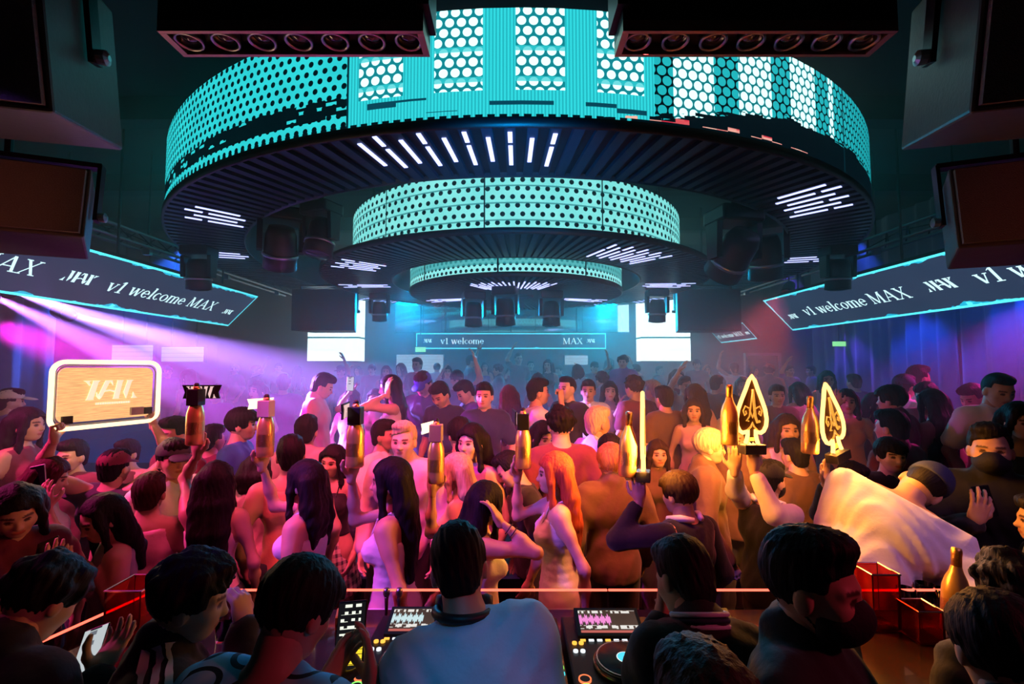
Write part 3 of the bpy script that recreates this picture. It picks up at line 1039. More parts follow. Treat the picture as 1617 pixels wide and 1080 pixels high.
class SDF:
    def __init__(self):
        self.p = []

    def cap(self, a, b, ra, rb=None, k=.03):
        self.p.append(('c', np.array(a, float), np.array(b, float), ra, ra if rb is None else rb, k))
        return self

    def ell(self, c, r, k=.03, R=None):
        self.p.append(('e', np.array(c, float), np.array(r, float), None if R is None else np.array(R), 0, k))
        return self

    def chain(self, pts, rs, k=.02):
        for i in range(len(pts) - 1):
            self.cap(pts[i], pts[i + 1], rs[i], rs[i + 1], k)
        return self

    def mesh(self, vox, cuts=(), noise_fn=None, bound=None):
        lo, hi = np.full(3, 1e9), np.full(3, -1e9)
        for t, a, b, r, q, k in self.p:
            if t == 'c':
                m = max(r, q)
                lo = np.minimum(lo, np.minimum(a, b) - m)
                hi = np.maximum(hi, np.maximum(a, b) + m)
            else:
                m = b.max() if r is not None else b
                lo = np.minimum(lo, a - m)
                hi = np.maximum(hi, a + m)
        lo -= 2.5 * vox + .02
        hi += 2.5 * vox + .02
        n = np.ceil((hi - lo) / vox).astype(int) + 1
        ax = [lo[i] + vox * np.arange(n[i]) for i in range(3)]
        F = np.full(tuple(n), .25, np.float32)
        for t, a, b, r, q, k in self.p:
            mg = k + 3 * vox
            if t == 'c':
                m = max(r, q)
                l, h = np.minimum(a, b) - m - mg, np.maximum(a, b) + m + mg
            else:
                m = b.max() if r is not None else b
                l, h = a - m - mg, a + m + mg
            i0 = np.maximum(((l - lo) / vox).astype(int), 0)
            i1 = np.minimum(((h - lo) / vox).astype(int) + 2, n)
            sl = tuple(slice(i0[i], i1[i]) for i in range(3))
            X = ax[0][sl[0]][:, None, None]
            Y = ax[1][sl[1]][None, :, None]
            Z = ax[2][sl[2]][None, None, :]
            if t == 'c':
                d = b - a
                L = max(d.dot(d), 1e-9)
                s = np.clip(((X - a[0]) * d[0] + (Y - a[1]) * d[1] + (Z - a[2]) * d[2]) / L, 0, 1)
                D = np.sqrt((X - a[0] - s * d[0]) ** 2 + (Y - a[1] - s * d[1]) ** 2 + (Z - a[2] - s * d[2]) ** 2) - (r + (q - r) * s)
            else:
                px, py, pz = X - a[0], Y - a[1], Z - a[2]
                if r is not None:
                    px, py, pz = (r[0][0] * px + r[1][0] * py + r[2][0] * pz, r[0][1] * px + r[1][1] * py + r[2][1] * pz, r[0][2] * px + r[1][2] * py + r[2][2] * pz)
                k0 = np.sqrt((px / b[0]) ** 2 + (py / b[1]) ** 2 + (pz / b[2]) ** 2)
                k1 = np.sqrt((px / b[0] ** 2) ** 2 + (py / b[1] ** 2) ** 2 + (pz / b[2] ** 2) ** 2) + 1e-9
                D = k0 * (k0 - 1) / k1
            F[sl] = smin(F[sl], D, k)
        if cuts or noise_fn:
            X, Y, Z = ax[0][:, None, None], ax[1][None, :, None], ax[2][None, None, :]
            if noise_fn:
                F = F + noise_fn(X, Y, Z)
            for c in cuts:
                F = np.maximum(F, c(X, Y, Z))
        return surface_nets(F, lo, vox)


_ED = [(0, 1), (2, 3), (4, 5), (6, 7), (0, 2), (1, 3), (4, 6), (5, 7), (0, 4), (1, 5), (2, 6), (3, 7)]


def surface_nets(F, lo, vox):
    S = F < 0
    C = np.zeros(tuple(x - 1 for x in F.shape), np.int8)
    for i in (0, 1):
        for j in (0, 1):
            for k in (0, 1):
                C += S[i:F.shape[0] - 1 + i, j:F.shape[1] - 1 + j, k:F.shape[2] - 1 + k]
    act = np.argwhere((C > 0) & (C < 8))
    if len(act) == 0:
        return np.zeros((0, 3)), np.zeros((0, 4), int)
    idx = np.full(C.shape, -1, np.int32)
    idx[tuple(act.T)] = np.arange(len(act))
    offs = np.array([(i, j, k) for i in (0, 1) for j in (0, 1) for k in (0, 1)])
    V = np.stack([F[tuple((act + o).T)] for o in offs], 1)
    acc = np.zeros((len(act), 3))
    cnt = np.zeros(len(act))
    for a, b in _ED:
        m = (V[:, a] < 0) != (V[:, b] < 0)
        t = np.where(m, V[:, a] / np.where(m, V[:, a] - V[:, b], 1), 0)
        acc += np.where(m[:, None], offs[a] + t[:, None] * (offs[b] - offs[a]), 0)
        cnt += m
    verts = lo + vox * (act + acc / cnt[:, None])
    quads = []
    for d in range(3):
        e = [1 if i == d else 0 for i in range(3)]
        A = S[:F.shape[0] - e[0], :F.shape[1] - e[1], :F.shape[2] - e[2]]
        B = S[e[0]:, e[1]:, e[2]:]
        ij = np.argwhere(A != B)
        u, v = (d + 1) % 3, (d + 2) % 3
        ok = (ij[:, u] > 0) & (ij[:, v] > 0)
        ij = ij[ok]
        ok = np.ones(len(ij), bool)
        for w in (u, v):
            ok &= ij[:, w] < C.shape[w]
        ij = ij[ok & (ij[:, d] < C.shape[d])]
        eu, ev = np.eye(3, dtype=int)[u], np.eye(3, dtype=int)[v]
        q = np.stack([idx[tuple((ij - eu - ev).T)], idx[tuple((ij - ev).T)], idx[tuple(ij.T)], idx[tuple((ij - eu).T)]], 1)
        fl = A[tuple(ij.T)]
        q = np.where(fl[:, None], q, q[:, ::-1])
        quads.append(q[(q >= 0).all(1)])
    return verts, np.concatenate(quads)


def np_mesh(name, parts, mats, col=None):
    """parts: list of (verts, quads, material_index); col: matching list of (n,3) colours or None"""
    nv = 0
    V, Q, MI = [], [], []
    for v, q, mi in parts:
        V.append(v)
        Q.append(q + nv)
        MI.append(np.full(len(q), mi, np.int32))
        nv += len(v)
    V, Q, MI = np.concatenate(V), np.concatenate(Q), np.concatenate(MI)
    me = bpy.data.meshes.new(name)
    me.vertices.add(len(V))
    me.vertices.foreach_set('co', V.astype(np.float32).ravel())
    me.loops.add(len(Q) * 4)
    me.loops.foreach_set('vertex_index', Q.astype(np.int32).ravel())
    me.polygons.add(len(Q))
    me.polygons.foreach_set('loop_start', np.arange(0, len(Q) * 4, 4, dtype=np.int32))
    me.polygons.foreach_set('material_index', MI)
    me.polygons.foreach_set('use_smooth', np.ones(len(Q), bool))
    for m in mats:
        me.materials.append(m)
    if col is not None:
        a = me.color_attributes.new('Tone', 'FLOAT_COLOR', 'POINT')
        cc = np.ones((len(V), 4), np.float32)
        cc[:, :3] = np.concatenate(col)
        a.data.foreach_set('color', cc.ravel())
    me.update()
    me.validate()
    return me


def rotz(a):
    c, s = math.cos(a), math.sin(a)
    return np.array([[c, -s, 0], [s, c, 0], [0, 0, 1.0]])


def eul(yaw=0, pitch=0, roll=0):
    """yaw about z, pitch nods forward (+), roll tilts toward +x"""
    cp, sp = math.cos(-pitch), math.sin(-pitch)
    cr, sr = math.cos(roll), math.sin(roll)
    return rotz(yaw) @ np.array([[1, 0, 0], [0, cp, -sp], [0, sp, cp]]) @ np.array([[cr, 0, sr], [0, 1, 0], [-sr, 0, cr]])


# ---- heads: origin at the skull centre, face toward +y, crown at z = .115
def build_head(f):
    w = .070 if f else .074
    s = SDF()
    s.ell((0, -.012, .018), (w + .002, .094, .098), .03)           # cranium
    s.ell((0, .018, -.040), (w - .014, .068, .070), .04)           # face block
    s.ell((0, .036, -.088), (.034 if f else .041, .040, .026), .035)  # chin and jaw
    for x in (-1, 1):
        s.ell((x * .036, .052, -.030), (.024, .022, .024), .03)     # cheek
        s.ell((x * (w + .004), -.008, -.020), (.010, .020, .030), .008)  # ear
        s.cap((x * .014, .078, .012), (x * .046, .064, .013), .008, .007, .02)  # brow ridge
    s.cap((0, .080, .002), (0, .098, -.034), .006, .010, .012)      # nose
    s.ell((0, .094, -.037), (.017, .010, .009), .01)
    s.ell((0, .080, -.062), (.022, .010, .0065), .008)              # lips
    s.ell((0, .078, -.070), (.019, .010, .0065), .008)
    v, q = s.mesh(.0062)
    # eye sockets: push verts inward around the eyes
    col = np.ones((len(v), 3))
    front = v[:, 1] > .03
    for x in (-1, 1):
        d = ((v[:, 0] - x * .031) / .019) ** 2 + ((v[:, 2] + .004) / .011) ** 2
        v[:, 1] -= np.where(front, .006 * np.exp(-d * 1.1), 0)
        col[front & (d < .55)] = (.10, .07, .06)
        d = ((v[:, 0] - x * .033) / .022) ** 2 + ((v[:, 2] - .017 + abs(0)) / .0055) ** 2
        col[front & (d < 1.0)] = (.14, .10, .09)
    d = (v[:, 0] / .024) ** 2 + ((v[:, 2] + .066) / .010) ** 2
    col[(v[:, 1] > .072) & (d < 1)] = (.75, .34, .34) if f else (.72, .42, .40)
    d = ((v[:, 0]) / .008) ** 2 + ((v[:, 2] + .045) / .004) ** 2
    return v, q, col


HEAD = {0: build_head(0), 1: build_head(1)}


# ---- hands: wrist at origin, fingers toward +y, palm faces -z, thumb toward +x (right hand palm down: thumb at -x)
def build_hand(kind, vox=.0064):
    s = SDF()
    s.ell((0, .045, 0), (.040, .048, .016), .015)
    s.cap((0, -.02, 0), (0, .02, 0), .025, .026, .02)
    curl = {'relax': (.25, .35, .3), 'grip': (.75, .95, .7), 'cup': (.10, .30, .30), 'fist': (1.3, 1.5, 1.0), 'flat': (.05, .08, .05)}[kind]
    for i, (x, y, L, r) in enumerate(((-.030, .078, .072, .0082), (-.010, .086, .082, .0088), (.011, .084, .077, .0086), (.030, .074, .060, .0076))):
        p = np.array([x, y, 0.0])
        a = 0.0
        sp = (x * (3.2 if kind == 'cup' else 1.2))
        pts, seg = [np.array([x * .85, y - .025, 0]), p], (.45, .32, .23)
        for c, sg in zip(curl, seg):
            a += c
            p = p + L * sg * np.array([sp * math.cos(a), math.cos(a), -math.sin(a)])
            pts.append(p)
        s.chain(pts, [r * 1.12, r * 1.08, r, r * .93, r * .82], .006)
    tx = 1 if kind in ('grip', 'cup') else .6
    t0 = np.array([.022, .015, -.006])
    pts = [t0, t0 + (.028, .026, -.012 * tx), t0 + (.040, .055, -.028 * tx), t0 + (.038, .078, -.040 * tx)]
    s.chain(pts, [.015, .012, .0100, .0085], .010)
    return s.mesh(vox)


HAND = {k: build_hand(k) for k in ('relax', 'grip', 'cup', 'fist')}


# ---- hair, hats and masks in head space
def strand(fr, amp):
    def f(X, Y, Z):
        return amp * np.sin(fr * np.arctan2(X, -(Y + .01)) + 6 * np.sin(14 * Z + 9 * X)) + amp * .7 * np.sin(fr * 2.3 * X / .1 + 5 * Z)
    return f


def build_hair(kind):
    s = SDF()
    vox = .0085
    cuts = []
    if kind == 'short':
        s.ell((0, -.014, .030), (.086, .104, .106), .02)
        s.ell((0, .045, .090), (.066, .052, .036), .03)
        s.ell((0, -.062, -.045), (.060, .040, .055), .03)
        cuts = [lambda X, Y, Z: -.088 - Z, lambda X, Y, Z: np.minimum(Y - .035 + .0 * X, .055 + .15 * (Y - .08) - Z), lambda X, Y, Z: np.minimum(Y + .022, .000 - Z)]
    elif kind == 'buzz':
        s.ell((0, -.014, .022), (.079, .099, .102), .02)
        s.ell((0, .030, .092), (.060, .055, .030), .03)
        cuts = [lambda X, Y, Z: -.04 - Z, lambda X, Y, Z: np.minimum(Y - .03, .062 - Z), lambda X, Y, Z: np.minimum(Y + .015, .015 - Z)]
    elif kind == 'swept':
        s.ell((0, -.016, .030), (.084, .102, .104), .02)
        s.ell((.006, .036, .104), (.062, .054, .030), .03)
        cuts = [lambda X, Y, Z: -.085 - Z, lambda X, Y, Z: np.minimum(Y - .04, .060 - Z - .3 * X), lambda X, Y, Z: np.minimum(Y + .02, .005 - Z)]
    elif kind == 'bowl':
        s.ell((0, -.008, .030), (.093, .112, .104), .02)
        s.ell((0, .062, .045), (.074, .046, .048), .03)
        cuts = [lambda X, Y, Z: -.095 - Z, lambda X, Y, Z: np.minimum(Y - .055, .018 + .25 * np.abs(X) - Z), lambda X, Y, Z: np.minimum(Y - .012, -.030 - Z)]
    elif kind == 'curly':
        s.ell((0, -.012, .030), (.090, .108, .102), .02)
        for i in range(26):
            a, b = rnd.uniform(0, 6.28), rnd.uniform(-.2, 1.3)
            p = (.082 * math.cos(a) * math.cos(b), -.01 + .10 * math.sin(a) * math.cos(b), .03 + .092 * math.sin(b))
            s.ell(p, (.026,) * 3, .012)
        cuts = [lambda X, Y, Z: -.07 - Z, lambda X, Y, Z: np.minimum(Y - .05, .040 - Z), lambda X, Y, Z: np.minimum(Y - .0, -.020 - Z)]
    elif kind in ('long', 'longer', 'bob', 'wavy'):
        vox = .0105
        s.ell((0, -.012, .026), (.090, .108, .106), .02)
        bot = {'long': -.36, 'longer': -.50, 'bob': -.16, 'wavy': -.38}[kind]
        wd = .012 if kind != 'wavy' else .030
        for x in (-.06, -.025, .02, .058):
            y1 = -.115 if bot < -.2 else -.085
            s.chain([(x, -.055, .02), (x * 1.15, -.085, -.12 if bot < -.2 else -.06), (x * 1.2 + rnd.uniform(-wd, wd), y1, bot * .55), (x * 1.15 + rnd.uniform(-wd, wd), y1 - .005, bot + rnd.uniform(0, .05))], [.050, .052, .040, .022], .02)
        for x in (-1, 1):
            s.chain([(x * .062, .045, .055), (x * .083, .030, -.04), (x * .090, .018, max(bot, -.16)), (x * .088, .02, max(bot, -.27))], [.022, .020, .018, .010], .02)
        cuts = [lambda X, Y, Z: np.minimum(np.minimum(Y - .022, .056 - .35 * np.abs(X) - Z), .058 - np.abs(X))]
    elif kind == 'bun':
        s.ell((0, -.012, .022), (.082, .102, .102), .02)
        s.ell((0, -.105, .055), (.042, .040, .042), .015)
        cuts = [lambda X, Y, Z: -.06 - Z, lambda X, Y, Z: np.minimum(Y - .035, .062 - Z), lambda X, Y, Z: np.minimum(Y + .02, .0 - Z)]
    amp = {'curly': .003, 'buzz': .0008}.get(kind, .0028)
    return s.mesh(vox, cuts, strand(22, amp))


HAIR = {}


def hair_mesh(kind):
    if kind not in HAIR:
        v, q = build_hair(kind)
        HAIR[kind] = np_mesh('hair', [(v, q, 0)], [None])
    return HAIR[kind]


def build_cap():
    s = SDF()
    s.ell((0, -.010, .040), (.090, .108, .092), .02)
    v1, q1 = s.mesh(.009, [lambda X, Y, Z: .028 - Z])
    s = SDF()
    s.ell((0, .115, .036), (.070, .085, .010), .01)
    v2, q2 = s.mesh(.008, [lambda X, Y, Z: .06 - Y])
    v2[:, 2] -= 3.0 * v2[:, 0] ** 2 + .25 * np.maximum(v2[:, 1] - .09, 0)
    return (v1, q1), (v2, q2)


CAP = build_cap()
CAP_ME = np_mesh('cap_crown', [(*CAP[0], 0)], [None])
BRIM_ME = np_mesh('cap_brim', [(*CAP[1], 0)], [None])


def build_mask():
    s = SDF()
    s.ell((0, .030, -.060), (.073, .080, .062), .02)
    s.ell((0, .080, -.040), (.030, .036, .036), .03)
    v, q = s.mesh(.0085, [lambda X, Y, Z: .012 - Y, lambda X, Y, Z: Z + .022 - .30 * Y])
    s = SDF()
    for x in (-1, 1):
        s.cap((x * .062, .022, -.030), (x * .083, -.018, -.006), .0035, .0035, .002)
        s.cap((x * .060, .022, -.078), (x * .083, -.018, -.030), .0035, .0035, .002)
    v2, q2 = s.mesh(.005)
    return np_mesh('face_mask', [(v, q, 0), (v2, q2, 0)], [None])


MASK_ME = build_mask()

# ------------------------------------------------------------------ people materials
def skin_mat(name, col):
    m = bpy.data.materials.new(name)
    m.use_nodes = True
    t = m.node_tree
    p = t.nodes['Principled BSDF']
    at_ = nd(t, 'ShaderNodeAttribute')
    at_.attribute_name = 'Tone'
    tc = nd(t, 'ShaderNodeTexCoord')
    n = noise(t, tc.outputs['Object'], 18, 3)
    base = mixc(t, E(n.outputs[0]), [c * .9 for c in col], [min(1, c * 1.08) for c in col])
    mx = nd(t, 'ShaderNodeMix', data_type='RGBA', blend_type='MULTIPLY')
    mx.inputs[0].default_value = 1.0
    t.links.new(base, mx.inputs[6])
    t.links.new(at_.outputs[0], mx.inputs[7])
    t.links.new(mx.outputs[2], p.inputs['Base Color'])
    p.inputs['Roughness'].default_value = .48
    p.inputs['Specular IOR Level'].default_value = .4
    return m


SKIN = [skin_mat('skin_%d' % i, c) for i, c in enumerate(((.60, .36, .25), (.52, .30, .20), (.68, .45, .34), (.42, .24, .16)))]


def hair_mat(name, col):
    return mat('hair_' + name, col, .62, var=.7, scale=30, stretch=(3.2, 3.2, .22), bump=.4, bscale=36, spec=.16)


HC = {'black': (.010, .009, .010), 'brown': (.035, .018, .012), 'red': (.42, .09, .04), 'blond': (.55, .42, .28), 'orange': (.55, .22, .08), 'grey': (.35, .33, .32), 'wine': (.08, .015, .02)}
CC = {'black': (.010, .010, .012), 'white': (.80, .80, .80), 'grey': (.35, .35, .37), 'navy': (.02, .03, .08), 'blue': (.04, .10, .55), 'pink': (.75, .45, .50), 'orange': (.70, .30, .18),
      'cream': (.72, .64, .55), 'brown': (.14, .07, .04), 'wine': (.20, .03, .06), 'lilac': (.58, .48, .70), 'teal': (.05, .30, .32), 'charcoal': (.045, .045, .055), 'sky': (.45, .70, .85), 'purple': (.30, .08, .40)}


def cloth_mat(c):
    if c == 'plaid':
        if 'cloth_plaid' in _mats:
            return _mats['cloth_plaid']
        m = mat('cloth_plaid', (.5, .45, .4), .85)
        t = m.node_tree
        E.tree = t
        tc = nd(t, 'ShaderNodeTexCoord')
        sp = nd(t, 'ShaderNodeSeparateXYZ')
        t.links.new(tc.outputs['Object'], sp.inputs[0])
        x, z = E(sp.outputs[0]) + E(sp.outputs[1]), E(sp.outputs[2])
        a = ((x / .05).fract()).lt(.45) * .5 + ((z / .05).fract()).lt(.45) * .5
        t.links.new(mixc(t, a, (.70, .62, .52), (.06, .05, .07)), t.nodes['Principled BSDF'].inputs['Base Color'])
        return m
    if c == 'print':
        if 'cloth_print' in _mats:
            return _mats['cloth_print']
        m = mat('cloth_print', (.3, .6, .8), .8)
        t = m.node_tree
        E.tree = t
        tc = nd(t, 'ShaderNodeTexCoord')
        sp = nd(t, 'ShaderNodeSeparateXYZ')
        t.links.new(tc.outputs['Object'], sp.inputs[0])
        x, y, z = E(sp.outputs[0]), E(sp.outputs[1]), E(sp.outputs[2])
        h = hexd(x, z * 1.0 + y, .135)
        ring = (h - .36).abs().lt(.055)
        gap = (x * 31 + z * 17).sin().gt(-.75)
        n = E(noise(t, tc.outputs['Object'], 7, 2).outputs[0])
        base = mixc(t, (n - .42) * 6, (.16, .52, .80), (.66, .80, .92))
        t.links.new(mixc(t, ring * gap, base, (.01, .012, .02)), t.nodes['Principled BSDF'].inputs['Base Color'])
        return m
    return mat('cloth_' + c, CC[c], .85, var=.16, scale=7, bump=.35, bscale=26, sheen=.15)


def flat_mat(c):
    return mat('fabric_' + c, CC[c], .8, var=.12, scale=20, bump=.2, bscale=120)


def ik(sh, tgt, l1, l2, pole):
    sh, tgt, pole = (np.array(x, float) for x in (sh, tgt, pole))
    d = tgt - sh
    L = np.linalg.norm(d)
    mx = (l1 + l2) * .998
    if L > mx:
        tgt = sh + d / L * mx
        d = tgt - sh
        L = mx
    n = d / L
    a = (l1 * l1 - l2 * l2 + L * L) / (2 * L)
    h = math.sqrt(max(l1 * l1 - a * a, 0))
    pv = pole - n * pole.dot(n)
    pv = pv / (np.linalg.norm(pv) + 1e-9)
    return sh + n * a + pv * h, tgt


def frame_y(d, palm):
    """rotation whose +y is d and whose -z leans toward palm"""
    y = np.array(d, float)
    y /= np.linalg.norm(y)
    z = -np.array(palm, float)
    z = z - y * z.dot(y)
    z /= np.linalg.norm(z) + 1e-9
    x = np.cross(y, z)
    return np.stack([x, y, z], 1)


def make_body(P):
    """P: dict of a person's build and pose; returns dict of meshes in the person's own space (facing +y, feet at z=0)"""
    f = P.get('f', 0)
    h = P['h']
    s = h / 1.72
    hv = P.get('heavy', 1.0)
    lean, side, twist = R_(P.get('lean', 0)), R_(P.get('side', 0)), R_(P.get('twist', 0))
    sw = (.150 if f else .178) * s * (1 + (hv - 1) * .6)
    hipw = (.090 if f else .086) * s
    pel = np.array([0, 0, .93 * s])
    Rt = rotz(twist) @ eul(0, lean, side)
    up = lambda x, y, z: pel + Rt @ (np.array([x, y, z]) * s)
    waist, chest, nb = up(0, .0, .14), up(0, .0, .34), up(0, -.012, .515)
    hd_yaw, hd_p, hd_r = R_(P.get('hy', 0)), R_(P.get('hp', 0)), R_(P.get('hr', 0))
    Rh = Rt @ eul(hd_yaw, hd_p, hd_r) if not P.get('level') else eul(hd_yaw, hd_p, hd_r)
    hb = up(0, .012, .575)
    hs = s * P.get('hs', 1.0)
    hc = hb + Rh @ (np.array([0, .015, .100]) * hs)
    J = {}
    tor = []      # torso primitives: (kind, args)
    def torso(S, o):
        S.ell(pel + Rt @ np.array([0, -.005 * s, .02 * s]), ((.158 if f else .155) * s * hv + o, (.108 if f else .105) * s * hv + o, .125 * s + o * .3), .05, Rt)
        S.ell(up(0, .004, .16), ((.118 if f else .140) * s * hv + o, (.090 if f else .105) * s * hv + o, .15 * s), .06, Rt)
        S.ell(up(0, .0, .36), ((.140 if f else .168) * s * hv + o, (.098 if f else .115) * s * hv + o, .17 * s), .05, Rt)
        if f:
            for x in (-1, 1):
                S.ell(up(x * .068, .085, .335), (.058 * s + o, .055 * s + o, .058 * s + o), .035, Rt)
        S.cap(up(-.105, -.01, .47), up(.105, -.01, .47), (.052 if f else .060) * s * hv + o, None, .05)
    arms = {}
    for sd, key in ((-1, 'L'), (1, 'R')):
        A = P.get(key, {})
        sh = up(sd * sw / s, -.008, .462)
        ht = A.get('hand')
        if ht is None:
            ht = sh + np.array([sd * .06, .06, -.50]) * s
            ht = sh + Rt @ np.array([sd * .07 * s, .10 * s, -.49 * s]) if not A.get('hang') else sh + np.array([sd * .05, -.13, -.50]) * s
        ht = np.array(ht, float)
        rise = np.clip((ht[2] - sh[2]) / .35, 0, 1)
        sh = sh + Rt @ np.array([-sd * .018, 0, .045]) * s * rise
        l1, l2 = .285 * s * A.get('len', 1), .262 * s * A.get('len', 1)
        pole = np.array(A.get('pole', (sd * .5, -.6, -.5)), float)
        el, wr = ik(sh, ht, l1, l2, pole)
        hdir = np.array(A.get('dir', (wr - el)), float)
        palm = A.get('palm', (-sd * .9, .2, -.2))
        arms[key] = (sh, el, wr, hdir, palm, A.get('grip', 'relax'), sd)
    legs = {}
    st = P.get('stance', .10)
    for sd, key in ((-1, 'L'), (1, 'R')):
        hip = pel + np.array([sd * hipw, 0, -.03 * s])
        an = np.array([sd * st * s, -.02 * s, .085 * s])
        kn = (hip + an) / 2 + np.array([0, .025 * s, .01 * s])
        legs[key] = (hip, kn, an)
    ar = (.036 if f else .046) * s * (1 + (hv - 1) * .5)
    def arm(S, key, o, part='all', kk=.03):
        sh, el, wr = arms[key][:3]
        S.cap(sh, sh + (el - sh) * .35, ar * (1.04 if f else 1.18) + o, ar * 1.06 + o, kk + .02)
        if part == 'sleeve':
            S.cap(sh + (el - sh) * .3, sh + (el - sh) * .68, ar * 1.12 + o, ar * 1.15 + o * 1.6, kk)
        elif part == 'cuff':
            S.cap(sh, el, ar * 1.1 + o, ar * .95 + o, kk)
            S.cap(el, el + (wr - el) * .92, ar * .95 + o, ar * .68 + o, kk)
        elif part == 'elbow':
            S.cap(sh, el, ar * 1.1 + o, ar * 1.0 + o, kk)
            S.cap(el, el + (wr - el) * .12, ar * .97 + o, ar * .95 + o, kk)
        else:
            S.cap(sh, el, ar * 1.08 + o, ar * .84 + o, kk)
            S.cap(el, el + (wr - el) * .4, ar * .86 + o, ar * .84 + o, kk)
            S.cap(el + (wr - el) * .4, wr, ar * .84 + o, ar * .58 + o, kk)
    def leg(S, key, o, frac=1.0):
        hip, kn, an = legs[key]
        S.cap(hip, kn, (.086 if f else .084) * s * hv + o, .056 * s + o, .04)
        if frac > .5:
            S.cap(kn, kn + (an - kn) * .35, .054 * s + o, .055 * s + o, .03)
            S.cap(kn + (an - kn) * .35, an, .055 * s + o, .036 * s + o, .03)
    # ---- body
    B = SDF()
    torso(B, 0)
    for k_ in 'LR':
        arm(B, k_, 0)
        leg(B, k_, 0)
        an = legs[k_][2]
        B.cap(an, an + np.array([0, .02, -.03]) * s, .038 * s, .036 * s, .02)
    nr = (.047 if f else .058) * s
    B.cap(nb - Rt @ np.array([0, 0, .04 * s]), hb + Rh @ np.array([0, .0, .03 * s]), nr * 1.08, nr, .035)
    vb, qb = B.mesh(P.get('vox', .0175))
    parts = [(vb, qb, 0)]
    cols = [np.ones((len(vb), 3))]
    hv_, hq, hcol = HEAD[f]
    parts.append((hc + (hv_ * hs) @ Rh.T, hq, 0))
    cols.append(hcol)
    for k_ in 'LR':
        sh, el, wr, hdir, palm, grip, sd = arms[k_]
        v, q = HAND[grip]
        Fm = frame_y(hdir, palm)
        # thumb sits at +x; mirror so that it points inward / up as asked
        mir = P.get(k_, {}).get('thumb', sd)
        v2 = v * np.array([mir, 1, 1]) * s * P.get(k_, {}).get('hsz', 1.0)
        parts.append((wr + v2 @ Fm.T, q if mir > 0 else q[:, ::-1], 0))
        cols.append(np.ones((len(v2), 3)))
    out = {'person': np_mesh('person', parts, [None], cols)}
    # ---- clothes
    cut_neck = lambda X, Y, Z: ((X - nb[0]) * nz[0] + (Y - nb[1]) * nz[1] + (Z - nb[2]) * nz[2]) - .012 * s
    nz = Rt[:, 2] * .93 + Rt[:, 1] * -.36
    hem = P.get('hem', -.06)
    tz = Rt[:, 2]
    def cut_plane(pt, n):
        return lambda X, Y, Z: (X - pt[0]) * n[0] + (Y - pt[1]) * n[1] + (Z - pt[2]) * n[2]
    top = P.get('top', 'tee')
    tv = P.get('tvox', .0155)
    fold = P.get('fold', .0035)
    def folds(X, Y, Z):
        return fold * np.sin(38 * Z + 9 * np.sin(11 * X + 3) + 7 * np.sin(9 * Y)) + fold * .8 * np.sin(30 * X + 12 * Z + 5 * np.sin(16 * Y))
    if top in ('tee', 'long', 'shirt', 'jacket', 'vest', 'tank', 'half'):
        S = SDF()
        o = {'tee': .016, 'shirt': .016, 'long': .013, 'jacket': .026, 'vest': .020, 'tank': .008, 'half': .020}[top] * P.get('loose', 1.0)
        torso(S, o)
        if top in ('tee', 'half'):
            for k_ in 'LR':
                arm(S, k_, o * .9, 'sleeve' if top == 'tee' else 'elbow')
        elif top in ('long', 'shirt', 'jacket'):
            for k_ in 'LR':
                arm(S, k_, o * .75, 'cuff')
        S.cap(nb - tz * .03 * s, nb + tz * .008 * s, nr + .018, nr + .014, .03)
        if top == 'jacket':
            S.cap(nb, nb + tz * .035 * s, nr + .022, nr + .02, .02)
        S.cap(pel - np.array([0, 0, .02]) * s, pel + np.array([0, 0, hem]) * s, .13 * s * hv + o, .13 * s * hv + o, .06)
        cn = [cut_plane(pel + np.array([0, 0, hem - .02]) * s, -Rt[:, 2] * .6 + np.array([0, 0, -.4]))]
        if top in ('tee', 'half', 'tank', 'vest', 'long'):
            cn.append(cut_plane(nb + tz * (.035 if top != 'tank' else -.01) * s, nz))
        out['top'] = np_mesh('top', [(*S.mesh(tv, cn, folds), 0)], [None])
    elif top in ('cami', 'dress', 'crop'):
        S = SDF()
        torso(S, .007)
        if top == 'dress':
            for k_ in 'LR':
                leg(S, k_, .006, .4)
            S.cap(legs['L'][0], legs['R'][0], .10 * s, None, .06)
            S.ell((legs['L'][0] + legs['R'][0]) / 2 + np.array([0, 0, -.15 * s]), (.165 * s, .105 * s, .20 * s), .06)
        zt = up(0, .0, .415)
        nn = Rt[:, 2] * .96 - Rt[:, 1] * .28
        cn = [cut_plane(zt, nn), cut_plane(legs['L'][1] + np.array([0, 0, .12 * s]) if top == 'dress' else pel + np.array([0, 0, (.10 if top == 'crop' else -.06) * s]), np.array([0, 0, -1.0]))]
        ruch = lambda X, Y, Z: .0022 * np.sin(150 * Z + 6 * np.sin(14 * X)) if top == 'dress' else 0 * Z * X
        S2 = SDF()
        for sd in (-1, 1):
            S2.chain([up(sd * .072, .105, .385), up(sd * .085, .055, .50), up(sd * .088, -.02, .535), up(sd * .075, -.085, .46), up(sd * .068, -.10, .38)], [.0055] * 5, .004)
        out['top'] = np_mesh('top', [(*S.mesh(.0135, cn, ruch), 0), (*S2.mesh(.006), 0)], [None])
    bot = P.get('bottom', 'trousers')
    S = SDF()
    if bot == 'trousers':
        S.ell(pel + np.array([0, -.005 * s, .01 * s]), ((.160 if f else .156) * s * hv + .010, .110 * s * hv + .010, .12 * s), .05)
        for k_ in 'LR':
            leg(S, k_, .014)
        out['trousers'] = np_mesh('trousers', [(*S.mesh(.023, [cut_plane(pel + np.array([0, 0, .07 * s]), np.array([0, 0, 1.0])), lambda X, Y, Z: .06 * s - Z]), 0)], [None])
    elif bot == 'skirt':
        S.cap(pel + np.array([0, 0, .05 * s]), pel + np.array([0, 0, -.30 * s]), .125 * s, .225 * s, .03)
        pleat = lambda X, Y, Z: .006 * np.sin(22 * np.arctan2(X, Y))
